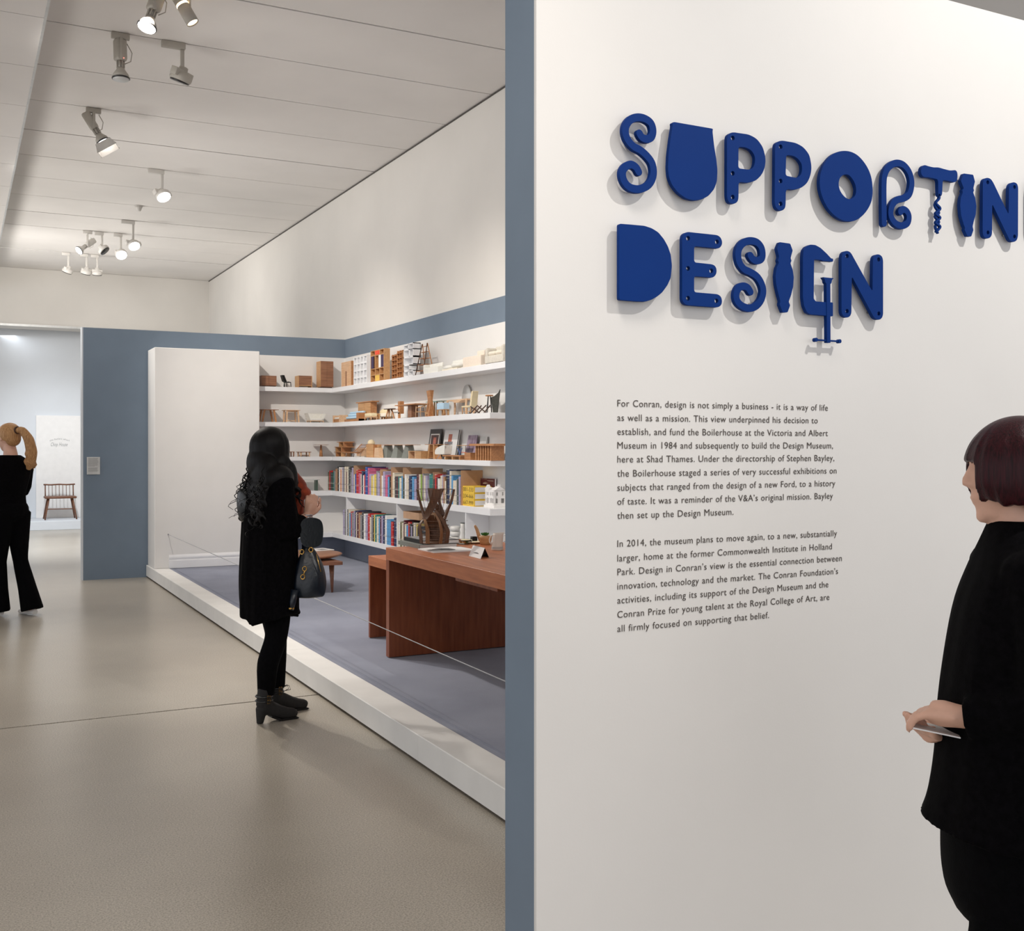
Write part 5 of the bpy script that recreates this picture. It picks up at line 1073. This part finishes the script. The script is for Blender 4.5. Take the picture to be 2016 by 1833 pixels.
MB().box(-.1, .11, -.22, .22, 0, .004).build('base', 'card', o)
for x in (-.1, .106): MB().box(x, x+.004, -.22, .22, .004, .075).build('side', 'card', o)
for y in (-.22, .216): MB().box(-.096, .106, y, y+.004, .004, .075).build('end', 'card', o)
# white stacked ceramics by the last upright
q = hitX(888, 1060, XS-.14)
def ceramic(label, px, zs_, prof, n='stacked_vase'):
    y = hitX(px, 900, XS-.15).y; o = thing(n, label, 'vase', (XS-.15, y, SH[5][0]+.0005)); return o
o = ceramic('white ceramic vase shaped like a stack of bulging rings', 896, 0, 0)
for i in range(6):
    z_ = .052*i; MB().lathe([(.03, z_+.001), (.046, z_+.006), (.054, z_+.026), (.046, z_+.046), (.03, z_+.051)], n=26).build('ring', 'ceramic', o)
o = ceramic('tall slim white ceramic bottle vase with flared neck beside the ring vase', 910.5, 0, 0, 'bottle_vase')
MB().lathe([(.02, .001), (.03, .03), (.032, .09), (.02, .13), (.024, .16), (.03, .20), (.024, .235), (.021, .26), (.026, .29), (.018, .31), (.022, .345), (.020, .345), (.015, .31)], n=26).build('body', 'ceramic', o)
MB().lathe([(.021, .3455), (.024, .349), (.021, .353), (.018, .35)], n=26).build('rim', 'greyp', o)
# ---------------------------------------------------------------- people
def blob(name, mb, m, parent, voxel=.006, smooth=6):
    o = mb.build(name, m, None)
    r = o.modifiers.new('r', 'REMESH'); r.mode = 'VOXEL'; r.voxel_size = voxel
    if smooth: s_ = o.modifiers.new('s', 'SMOOTH'); s_.factor = .5; s_.iterations = smooth
    bpy.context.view_layer.update()
    me = bpy.data.meshes.new_from_object(o.evaluated_get(bpy.context.evaluated_depsgraph_get()))
    bpy.data.objects.remove(o); me.name = name
    me.polygons.foreach_set('use_smooth', [True]*len(me.polygons))
    o = bpy.data.objects.new(name, me); COL.objects.link(o); o.parent = parent; return o
def head(b, c, s=1.0, R=None):
    st = len(b.v); E = lambda p, r: b.ell(p, r, 20, 12)
    E((0, -.008, .02), (.074, .092, .100)); E((0, .03, -.02), (.060, .068, .092)); E((0, .045, -.078), (.042, .042, .032))
    E((0, .075, -.093), (.019, .015, .015)); E((0, .076, -.074), (.022, .014, .014)); E((0, .082, .034), (.046, .016, .012)); E((.034, .07, -.025), (.02, .02, .022)); E((-.034, .07, -.025), (.02, .02, .022))
    b.cone((0, .088, .024), .008, (0, .108, -.015), .010, 10); E((0, .105, -.018), (.012, .011, .009)); E((.011, .097, -.022), (.008, .009, .007)); E((-.011, .097, -.022), (.008, .009, .007)); E((0, .083, -.038), (.022, .012, .016))
    E((0, .0915, -.050), (.021, .0085, .0055)); E((0, .089, -.0605), (.018, .0085, .006))
    for s_ in (-1, 1): E((s_*.074, -.005, -.008), (.008, .019, .030))
    M4 = Matrix.Translation(c) @ (R or Matrix.Identity(4)) @ Matrix.Scale(s, 4); b.xform(M4, st)
    return M4
M['browhair'] = mat('brown_eyebrow', (96, 62, 52), .8, .1, 60)
def eyes(parent, M4):
    for s_ in (-1, 1):
        b = MB(); b.ell((s_*.029, .0795, .008), (.0112, .0112, .0112), 14, 9); b.xform(M4); e = b.build('eye', 'ceramic', parent)
        b = MB(); b.ell((s_*.0295, .0893, .008), (.0055, .0022, .0055), 12, 6); b.xform(M4); b.build('iris', 'darkm', e)
        b = MB(); b.tube([(s_*.014, .0945, .028), (s_*.03, .0935, .0325), (s_*.046, .082, .028)], .0022, 6); b.xform(M4); b.build('eyebrow', 'browhair', parent)
def hand(b, wr, f, n, side=1, curl=.5, spread=.0):
    f = Vector(f).normalized(); n = Vector(n); n = (n-f*n.dot(f)).normalized(); s_ = f.cross(n).normalized(); wr = Vector(wr)
    b.tube([wr-f*.02, wr+f*.02, wr+f*.05, wr+f*.078], [.023, .026, .030, .026], 12)
    b.tube([wr+s_*.016+f*.02, wr+s_*.02+f*.05, wr+s_*.024+f*.082], [.015, .016, .013], 10); b.tube([wr-s_*.016+f*.02, wr-s_*.02+f*.05, wr-s_*.024+f*.08], [.015, .016, .013], 10)
    for i, (off, L) in enumerate(((-.030, .058), (-.010, .074), (.010, .080), (.029, .070))):
        p = wr+f*.078+s_*off*side*-1; d = (f+s_*off*side*-1*(4+spread*10)*.3).normalized(); P = [p-f*.015, p]; a = curl*.6
        for k, l in enumerate((.42, .33, .25)):
            dd = (d*math.cos(a)+n*math.sin(a)).normalized(); P.append(P[-1]+dd*L*l); a += curl*.75
        b.tube(P, [.010, .0098, .009, .008, .0068], 9)
    t0 = wr+f*.02-s_*side*.022; d = (f*.7-s_*side*.7+n*.2).normalized()
    b.tube([t0, t0+d*.03, t0+d*.03+(d+f*.5).normalized()*.03, t0+d*.03+(d*.6+f+n*.4).normalized()*.055], [.014, .0125, .0105, .008], 9)
def hairshell(b, c, r, zb, cut=.8, zc=.05, front=.03, n=72, m=36, lock=.012):
    vs = []; fs = []
    sst = lambda x, a, e: (lambda t: t*t*(3-2*t))(max(0, min(1, (x-a)/(e-a))))
    for i in range(m+1):
        z = zb+(r[2]-zb)*(1-math.cos(math.pi*i/m))/2
        k = math.sqrt(max(0, 1-(z/r[2])**2)) if z > 0 else 1-.16*(z/zb)**3
        if i == 0: k = .02
        if i == 1: k = .75
        k = max(k, .015)
        for j in range(n):
            t = 2*math.pi*j/n; s_ = math.sin(t); g = 1+lock*(math.sin(17*t+2*math.sin(3*t))+.6*math.sin(31*t+z*30))*(1 if z < r[2]*.6 else .4)
            x = r[0]*math.cos(t)*k*g; y = r[1]*s_*k*g; w_ = sst(s_, cut, cut+.1)*(1-sst(z, zc, zc+.02))
            y = y+(front-y)*w_ if y > front else y
            vs.append((c[0]+x, c[1]+y, c[2]+z+(.016*s_+.004*math.sin(9*t)+.003*math.sin(21*t))*sst(-z, 0, -zb)))
    for i in range(m):
        for j in range(n): fs.append((i*n+j, i*n+(j+1) % n, (i+1)*n+(j+1) % n, (i+1)*n+j))
    b.add(vs, fs, True); b.add(vs[:n], [tuple(reversed(range(n)))]); b.add(vs[-n:], [tuple(range(n))])
def person(label, loc, f, z=0):
    return thing('person', label, 'person', (loc.x, loc.y, z), math.atan2(-f.x, f.y))
RT = Vector((CA, -SA, 0)); DPT = Vector((SA, CA, 0))
def limb(b, pts, rs, n=14):
    P = []; Rr = []
    for i in range(len(pts)-1):
        for k in range(4):
            t_ = k/4; P.append(Vector(pts[i]).lerp(Vector(pts[i+1]), t_)); Rr.append(rs[i]+(rs[i+1]-rs[i])*t_)
    P.append(Vector(pts[-1])); Rr.append(rs[-1])
    Q = [P[0]]+[(P[i-1]+P[i]*2+P[i+1])/4 for i in range(1, len(P)-1)]+[P[-1]]
    b.tube(Q, Rr, n)
def strands(b, roots, rnd, amp=.014, r=.007, seg=12):
    for (p0, p1) in roots:
        p0 = Vector(p0); p1 = Vector(p1); ph = rnd.uniform(0, 6); fr = rnd.uniform(2.0, 3.4); P = []; Rr = []
        for i in range(seg+1):
            t_ = i/seg; a = ph+t_*fr*6.28; q = p0.lerp(p1, t_)+Vector((math.cos(a), math.sin(a), 0))*amp*(.25+t_); P.append(q); Rr.append(r*(1.1-.75*t_))
        b.tube(P, Rr, 6)

# ---- visitor in the middle
base = hitZ(549, 1411, 0); f = (RT*.8+DPT*.6).normalized()
P1 = person('long-haired person in black tunic and heeled boots, back turned, facing the shelves', base, f)
b = MB(); HM = head(b, Vector((0, -.045, 1.535)), 1.0)
limb(b, [(0, -.05, 1.47), (0, -.055, 1.38), (0, -.05, 1.25), (0, -.04, 1.02), (0, -.03, .88)], [.048, .06, .1, .105, .1])
limb(b, [(-.02, -.05, 1.35), (.14, -.05, 1.33)], [.045, .04]); limb(b, [(.02, -.05, 1.35), (-.14, -.05, 1.33)], [.045, .04])
RA = [(.14, -.05, 1.325), (.19, -.05, 1.08), (.135, .115, 1.155)]; LA = [(-.14, -.05, 1.325), (-.19, .0, 1.09), (-.07, .2, 1.15)]
limb(b, RA, [.045, .038, .025]); limb(b, LA, [.045, .038, .025])
hand(b, RA[2], (-.05, .3, .95), (-1, .3, 0), 1, .55); hand(b, LA[2], (.5, .5, .4), (0, -.5, .8), -1, .6)
LEGP = lambda s_, fy: [(s_*.075, -.04, .93), (s_*.082, -.03+fy*.2, .72), (s_*.08, -.01+fy*.5, .47), (s_*.082, -.035+fy*.9, .33), (s_*.08, fy-.035, .15)]
for s_, fy in ((1, -.08), (-1, .06)):
    limb(b, LEGP(s_, fy), [.07, .065, .044, .042, .032])
blob('body', b, 'skin', P1, .0065, 4); eyes(P1, HM)
b = MB()
for s_, fy in ((1, -.08), (-1, .06)):
    limb(b, LEGP(s_, fy), [.098, .088, .064, .061, .047])
b.ell((0, -.04, .9), (.16, .11, .1)); blob('trousers', b, 'black2', P1, .008, 5)
def boot(parent, x, y0, lace=False):
    b = MB(); c = lambda yy_, zz_: (x, y0+yy_, zz_)
    b.tube([c(.045, .195), c(.04, .16), c(.035, .11), c(.05, .085)], [.043, .042, .044, .042], 14)
    b.tube([c(.03, .095), c(.08, .075), c(.13, .05), c(.175, .036), c(.215, .031), c(.235, .028)], [.041, .041, .038, .034, .028, .018], 14)
    b.cone(c(.022, .085), .034, c(.012, -.001), .019, 14)
    for i, v in enumerate(b.v):
        if v[2] < .004: b.v[i] = (v[0], v[1], .001)
    o = blob('boot', b, 'bootleather', parent, .005, 3)
    zs_ = MB(); zs_.prism([(y0+.07, .03), (y0+.12, .004), (y0+.225, .0), (y0+.24, .006), (y0+.225, .012), (y0+.13, .014), (y0+.075, .042)], x-.027, x+.027, 'x'); zs_.build('sole', 'darkm', o)
    for z_ in (.128, .153):
        MB().tube([(x+.046*math.cos(a), y0+.037+.046*math.sin(a), z_) for a in [k*6.283/20 for k in range(20)]], .005, 6, True).build('strap', 'blackleather', o)
        k = MB(); k.tube([(x+.052, y0+.034, z_-.009), (x+.053, y0+.052, z_-.009), (x+.053, y0+.052, z_+.009), (x+.052, y0+.034, z_+.009)], .0018, 6, True); k.build('buckle', 'gold', o)
    if lace:
        for s_ in (-1, 1): MB().tube([(x, y0+.085, .15), (x+s_*.012, y0+.115, .155), (x+s_*.014, y0+.125, .13), (x, y0+.095, .125)], .002, 6).build('lace', 'black2', o)
boot(P1, .085, -.165); boot(P1, -.08, -.02, True)
b = MB()
b.loft([(.01, -.045, .59, .19, .155), (.0, -.05, .64, .193, .152), (0, -.055, .8, .2, .15), (0, -.055, 1.0, .198, .142), (0, -.055, 1.18, .2, .132), (0, -.055, 1.3, .196, .112, .5), (0, -.055, 1.385, .15, .09, .2), (0, -.055, 1.43, .07, .065, 0)], n=72, fold=.028, nf=8, seed=2, sub=6,
       fn=lambda p, t, fr: Vector((p.x*(1+.05*math.sin(t*3+1)*(1-fr)), p.y-(.02 if math.sin(t) < 0 else 0)*(1-fr), p.z+(.03*math.sin(t*2+.7)+.012*math.sin(t*7))*max(0, 1-fr*5))))
b.ell((.13, -.05, 1.335), (.085, .082, .07)); b.ell((-.13, -.05, 1.335), (.085, .082, .07)); b.ell((.13, -.045, 1.14), (.09, .10, .17)); b.ell((-.13, -.04, 1.14), (.09, .10, .17))
limb(b, [(.14, -.05, 1.335), (.175, -.055, 1.2), (.19, -.045, 1.075), (.16, .05, 1.105), (.145, .085, 1.125)], [.07, .073, .07, .056, .048], 20)
limb(b, [(-.14, -.05, 1.335), (-.18, -.03, 1.2), (-.19, .0, 1.08), (-.14, .1, 1.1)], [.07, .07, .066, .052], 20)
b.ell((.175, -.02, 1.09), (.065, .09, .06)); blob('tunic', b, 'black', P1, .0065, 3)
# hair
rnd = random.Random(5)
b = MB(); E = lambda p, r: b.ell(p, r, 24, 14)
hairshell(b, (0, -.055, 1.55), (.10, .118, .117), -.17, .86, .05, .04); E((0, -.10, 1.46), (.105, .088, .11)); E((.07, -.02, 1.42), (.04, .07, .10)); E((-.07, -.02, 1.42), (.04, .07, .10)); E((.03, -.10, 1.40), (.12, .075, .13)); E((.02, -.125, 1.29), (.125, .062, .12)); E((.02, -.14, 1.19), (.115, .055, .085)); E((.085, .03, 1.36), (.045, .045, .11)); E((.12, -.06, 1.37), (.075, .09, .085)); E((-.1, -.06, 1.37), (.07, .09, .08))
for k in range(16):
    a = rnd.uniform(-.11, .14); strands(b, [((a, -.14, 1.32), (a*1.15, -.17+rnd.uniform(-.03, .02), rnd.uniform(1.07, 1.16)))], rnd, .014, .016)
for k in range(5): strands(b, [((.10, .03, 1.42), (.105+rnd.uniform(-.02, .03), .05+rnd.uniform(0, .05), rnd.uniform(1.2, 1.3)))], rnd, .012, .013)
hr_ = blob('hair', b, 'hairblack', P1, .006, 3)
b = MB()
for k in range(34):
    a = rnd.uniform(-.13, .15); z0 = rnd.uniform(1.2, 1.45); strands(b, [((a, -.16, z0), (a*1.3, -.2+rnd.uniform(-.04, .03), z0-rnd.uniform(.12, .2)))], rnd, .018, .0035, 16)
c_ = b.build('loose_strands', 'hairblack', hr_); c_['kind'] = 'stuff'
# scarf
b = MB(); b.tube([(.095*math.cos(a), -.045+.085*math.sin(a), 1.405+.02*math.sin(a+1)) for a in [k*6.283/24 for k in range(24)]], .03, 10, True)
limb(b, [(.045, .05, 1.40), (.065, .10, 1.32), (.06, .115, 1.26)], [.035, .045, .03]); limb(b, [(.03, .06, 1.38), (.055, .1, 1.25), (.05, .105, 1.12)], [.03, .032, .022]); E2 = b.ell((.075, .125, 1.285), (.035, .04, .035))
blob('scarf', b, 'orange', P1, .007, 3)
b = MB(); rw = Vector(RA[2])
for dz_ in (0, .012): b.tube([(rw.x+.031*math.cos(a)-.0, rw.y+.031*math.sin(a)-.006, rw.z-.005+dz_) for a in [k*6.283/18 for k in range(18)]], .0045, 6, True)
b.build('bracelet', 'chrome', P1)
# handbag hanging from the forearm
hb_o = thing('handbag', 'navy leather handbag with gold clasps hanging from a forearm', 'bag', P1.location+f*.10+(RT*.6-DPT*.8)*.185+Vector((0, 0, .70)), P1.rotation_euler.z-.35)
b = MB(); b.loft([(.0, .0, .0, .05, .06), (0, 0, .015, .068, .085), (0, 0, .09, .07, .092), (0, 0, .18, .052, .075), (0, -.005, .25, .028, .045), (0, -.01, .285, .02, .028)], n=40, fold=.03, nf=5, seed=1, sub=5, power=2.6); body = b.build('body', 'navy', hb_o)
MB().tube([(.02, -.035, .27), (.045, -.03, .33), (.05, -.03, .38), (.0, -.03, .42), (-.05, -.03, .39), (-.05, -.03, .33), (-.02, -.03, .27)], .009, 8).build('handle', 'navy', hb_o)
b = MB(); b.prism(chaikin([(-.052, .285), (.052, .285), (.072, .34), (.07, .43), (.03, .455), (-.045, .45), (-.06, .40)], .03, 3), .05, .066, 'x'); 
b.build('glossy_flap', 'blackleather', hb_o)
for (y, z) in ((-.035, .17), (-.045, .125), (.0, .275), (-.05, .265)):
    MB().tube([(.085, y+.011*math.cos(a), z+.013*math.sin(a)) for a in [k*6.283/14 for k in range(14)]], .0035, 6, True).build('gold_ring', 'gold', hb_o)
MB().tube([(.087, -.035, .158), (.088, -.04, .138)], .004, 8).build('gold_clasp', 'gold', hb_o)
MB().tube([(.084, .03, .25), (.088, .045, .19), (.088, .055, .15)], .0025, 6).build('zip', 'gold', hb_o)
b = MB(); b.tube([(.06, -.085, .05), (.07, -.10, -.02), (.068, -.105, -.06)], [.022, .018, .012], 8); b.build('tassel', 'navy', hb_o)
MB().tube([(.075, -.12, -.05), (.075, -.09, -.048)], .007, 8).build('gold_tip', 'gold', hb_o)
# second bag edge on the far shoulder
sb = thing('shoulder_bag', 'black glossy leather shoulder bag edge showing behind the long dark hair', 'bag', P1.location-f*.165+(RT*-.6+DPT*.8)*.08+Vector((0, 0, 1.10)), P1.rotation_euler.z)
b = MB(); b.loft([(0, .02, 0, .03, .02), (0, 0, .04, .05, .035), (0, -.01, .12, .055, .04), (0, -.015, .19, .045, .03), (0, -.015, .215, .03, .02)], n=24, sub=4); b.build('body', 'blackleather', sb)
MB().tube([(0, -.02, .2), (.01, -.0, .26), (.03, .07, .30)], .009, 8).build('strap', 'blackleather', sb)

# ---- visitor on the right edge
a_ = ray(1990, 900); base = Vector((a_.x, a_.y, 0))*2.44; f = (RT*-.98+DPT*.18).normalized()
P2 = person('person with a short dark red bob and black coat, walking past the text wall', base, f)
b = MB(); HM = head(b, Vector((0, -.012, 1.492)), 1.02, Matrix.Rotation(-.06, 4, 'X'))
limb(b, [(0, -.0, 1.44), (0, -.02, 1.33), (0, -.02, 1.2), (0, -.01, 1.0), (0, -.01, .86)], [.052, .062, .1, .105, .11])
limb(b, [(-.02, -.02, 1.28), (.14, -.02, 1.24)], [.045, .04]); limb(b, [(.02, -.02, 1.28), (-.14, -.02, 1.24)], [.045, .04])
LA = [(-.155, -.02, 1.24), (-.19, -.02, 1.0), (-.13, .12, .965)]; RA = [(.155, -.02, 1.24), (.19, .0, 1.0), (.05, .13, .90)]
limb(b, LA, [.046, .04, .027]); limb(b, RA, [.046, .04, .027])
hand(b, LA[2], (.35, .9, .05), (0, -.1, -1), 1, .75); hand(b, RA[2], (-.7, .6, .0), (0, -.3, 1), -1, .6)
for s_, y1, y2 in ((1, -.05, -.12), (-1, .05, .14)):
    limb(b, [(s_*.09, 0, .85), (s_*.09, y1, .47), (s_*.09, y2, .08)], [.09, .058, .038])
    b.tube([(s_*.09, y2-.03, .045), (s_*.09, y2+.08, .04), (s_*.09, y2+.16, .025)], [.032, .034, .022], 12)
blob('body', b, 'skin2', P2, .006, 3); eyes(P2, HM)
b = MB()
b.loft([(0, -.0, .50, .165, .115), (0, -.0, .56, .185, .14), (0, -.0, .68, .195, .145), (0, -.0, .85, .19, .14)], n=48, fold=.01, nf=6, sub=5); b.build('skirt', 'black2', P2)
b = MB()
b.loft([(0, .01, .685, .225, .182), (0, .005, .74, .22, .172), (0, -.0, .85, .21, .160), (0, -.0, .98, .20, .150), (0, -.005, 1.1, .2, .138), (0, -.01, 1.2, .2, .122, .5), (0, -.015, 1.28, .185, .098, .2), (0, -.02, 1.345, .12, .08, .2), (0, -.02, 1.385, .068, .066, 0)], n=64, fold=.014, nf=7, seed=4, sub=6, fn=lambda p, t, fr: Vector((p.x, p.y, p.z+.022*math.sin(t*1.0-.4)*max(0, 1-fr*5))))
b.ell((.13, -.02, 1.275), (.085, .08, .06)); b.ell((-.13, -.02, 1.275), (.085, .08, .06))
limb(b, [(-.145, -.02, 1.26), (-.185, -.03, 1.14), (-.2, -.025, 1.01), (-.15, .07, .975), (-.13, .125, .965)], [.07, .07, .066, .05, .042], 20); limb(b, [(.145, -.02, 1.26), (.19, -.01, 1.14), (.2, .0, 1.0), (.11, .09, .93)], [.07, .07, .066, .046], 20)
blob('coat', b, 'black', P2, .0065, 3)
for s_, y1, y2 in ((1, -.05, -.12), (-1, .05, .14)):
    b = MB(); b.tube([(s_*.09, y2-.035, .045), (s_*.09, y2+.02, .05), (s_*.09, y2+.1, .042), (s_*.09, y2+.185, .026)], [.034, .042, .038, .02], 14)
    b.v = [(v[0], v[1], max(.001, v[2])) for v in b.v]; b.build('shoe', 'bootleather', P2)
    b = MB(); limb(b, [(s_*.09, 0, .8), (s_*.09, y1, .47), (s_*.09, (y1+y2)/2-.02, .3), (s_*.09, y2, .075)], [.094, .062, .058, .041]); b.build('stocking', 'black2', P2)
b = MB(); E = lambda p, r: b.ell(p, r, 28, 16)
hairshell(b, (0, -.018, 1.500), (.100, .118, .121), -.085, .90, .0, .045, lock=.018); E((0, -.07, 1.43), (.085, .055, .05))
blob('hair', b, 'hairred', P2, .0042, 2)
nt_ = thing('leaflet', 'folded white leaflet held in the hand of the red-haired visitor', 'leaflet', P2.location+f*.195+Vector((0, 0, .925)), P2.rotation_euler.z)
MB().hexa([(-.13, -.06, -.006), (-.02, -.07, -.015), (.0, .03, .0), (-.12, .045, .01)], [(-.13, -.06, -.003), (-.02, -.07, -.012), (.0, .03, .003), (-.12, .045, .013)]).build('paper_fold', 'paper', nt_)

# ---- blond visitor on the left edge
a_ = hitZ(24, 1211, 0); f = (RT*-.86+DPT*.5).normalized()
base = Vector((a_.x, a_.y, 0)) - RT*.02
P3 = person('blond person with a ponytail in black top and flared trousers, half out of frame', base, f)
b = MB(); HM = head(b, Vector((0, .035, 1.64)), 1.08, Matrix.Rotation(-.25, 4, 'X'))
limb(b, [(0, .01, 1.58), (0, -.01, 1.47), (0, -.01, 1.3), (0, 0, 1.08), (0, 0, .95)], [.05, .064, .1, .1, .12])
limb(b, [(-.02, -.01, 1.42), (.15, -.01, 1.38)], [.045, .045]); limb(b, [(.02, -.01, 1.42), (-.15, -.01, 1.38)], [.045, .045])
LA = [(-.165, -.01, 1.37), (-.2, .08, 1.13), (-.08, .27, 1.2)]; RA = [(.165, -.01, 1.37), (.2, .08, 1.12), (.05, .27, 1.22)]
limb(b, LA, [.046, .04, .027]); limb(b, RA, [.046, .04, .027])
hand(b, LA[2], (.6, .5, .5), (0, -1, .3), 1, .6); hand(b, RA[2], (-.6, .4, .6), (0, -1, .2), -1, .6)
LP = ([(.085, -.01, .95), (.09, -.0, .7), (.09, -.02, .5), (.10, -.11, .25), (.11, -.17, .045)], [(-.085, .0, .95), (-.09, .02, .7), (-.085, .04, .5), (-.08, .05, .25), (-.07, .06, .045)])
for lp in LP: limb(b, lp, [.08, .07, .045, .04, .035])
blob('body', b, 'skin2', P3, .008, 3); eyes(P3, HM)
b = MB(); b.loft([(0, -.0, .93, .165, .125), (0, -.0, 1.02, .152, .118), (0, 0, 1.12, .148, .112), (0, -.0, 1.28, .19, .125), (0, -.005, 1.38, .205, .11, .5), (0, -.005, 1.44, .15, .09, 0), (0, 0, 1.475, .095, .075, 0)], n=48, fold=.012, nf=7, sub=5); b.ell((.14, -.01, 1.385), (.08, .075, .05)); b.ell((-.14, -.01, 1.385), (.08, .075, .05)); limb(b, LA[:2]+[(-.12, .2, 1.175)], [.062, .058, .045], 18); limb(b, RA[:2]+[(.09, .2, 1.18)], [.064, .06, .045], 18); blob('black_top', b, 'black', P3, .008, 4)
b = MB(); b.ell((0, -.01, .97), (.17, .13, .12))
limb(b, LP[0], [.105, .09, .066, .08, .1], 20)
limb(b, LP[1], [.105, .09, .066, .08, .098], 20)
b.v = [(v[0], v[1], max(.03, v[2])) for v in b.v]; blob('trousers', b, 'black2', P3, .009, 4)
for fx, fy in ((.11, -.15), (-.07, .08)):
    b = MB(); b.tube([(fx, fy-.06, .03), (fx, fy+.02, .036), (fx, fy+.12, .03), (fx, fy+.17, .02)], [.026, .032, .03, .016], 12); b.v = [(v[0], v[1], max(.001, v[2])) for v in b.v]; b.build('shoe', 'paper', P3)
b = MB(); E = lambda p, r: b.ell(p, r, 24, 14)
hairshell(b, (0, .0, 1.672), (.09, .107, .102), -.06, .62, .045, .02, lock=.01); E((0, -.045, 1.625), (.072, .06, .07))
blob('hair', b, 'hairblond', P3, .006, 3)
b = MB(); E = lambda p, r: b.ell(p, r, 20, 12)
limb(b, [(0.0, -.09, 1.70), (.02, -.15, 1.71), (.06, -.19, 1.62), (.09, -.19, 1.5), (.09, -.17, 1.40), (.08, -.15, 1.34)], [.026, .032, .045, .05, .045, .018], 16)
for k in range(10): strands(b, [((.05+rnd.uniform(-.03, .03), -.18, 1.62), (.09+rnd.uniform(-.05, .05), -.17+rnd.uniform(-.03, .03), rnd.uniform(1.33, 1.4)))], rnd, .012, .014)
pt = blob('ponytail', b, 'hairblond', P3, .006, 2)
MB().tube([(.03*math.cos(a), -.108+.0*math.sin(a), 1.705+.03*math.sin(a)) for a in [k*6.283/16 for k in range(16)]], .007, 8, True).build('hair_tie', 'darkwood', P3)
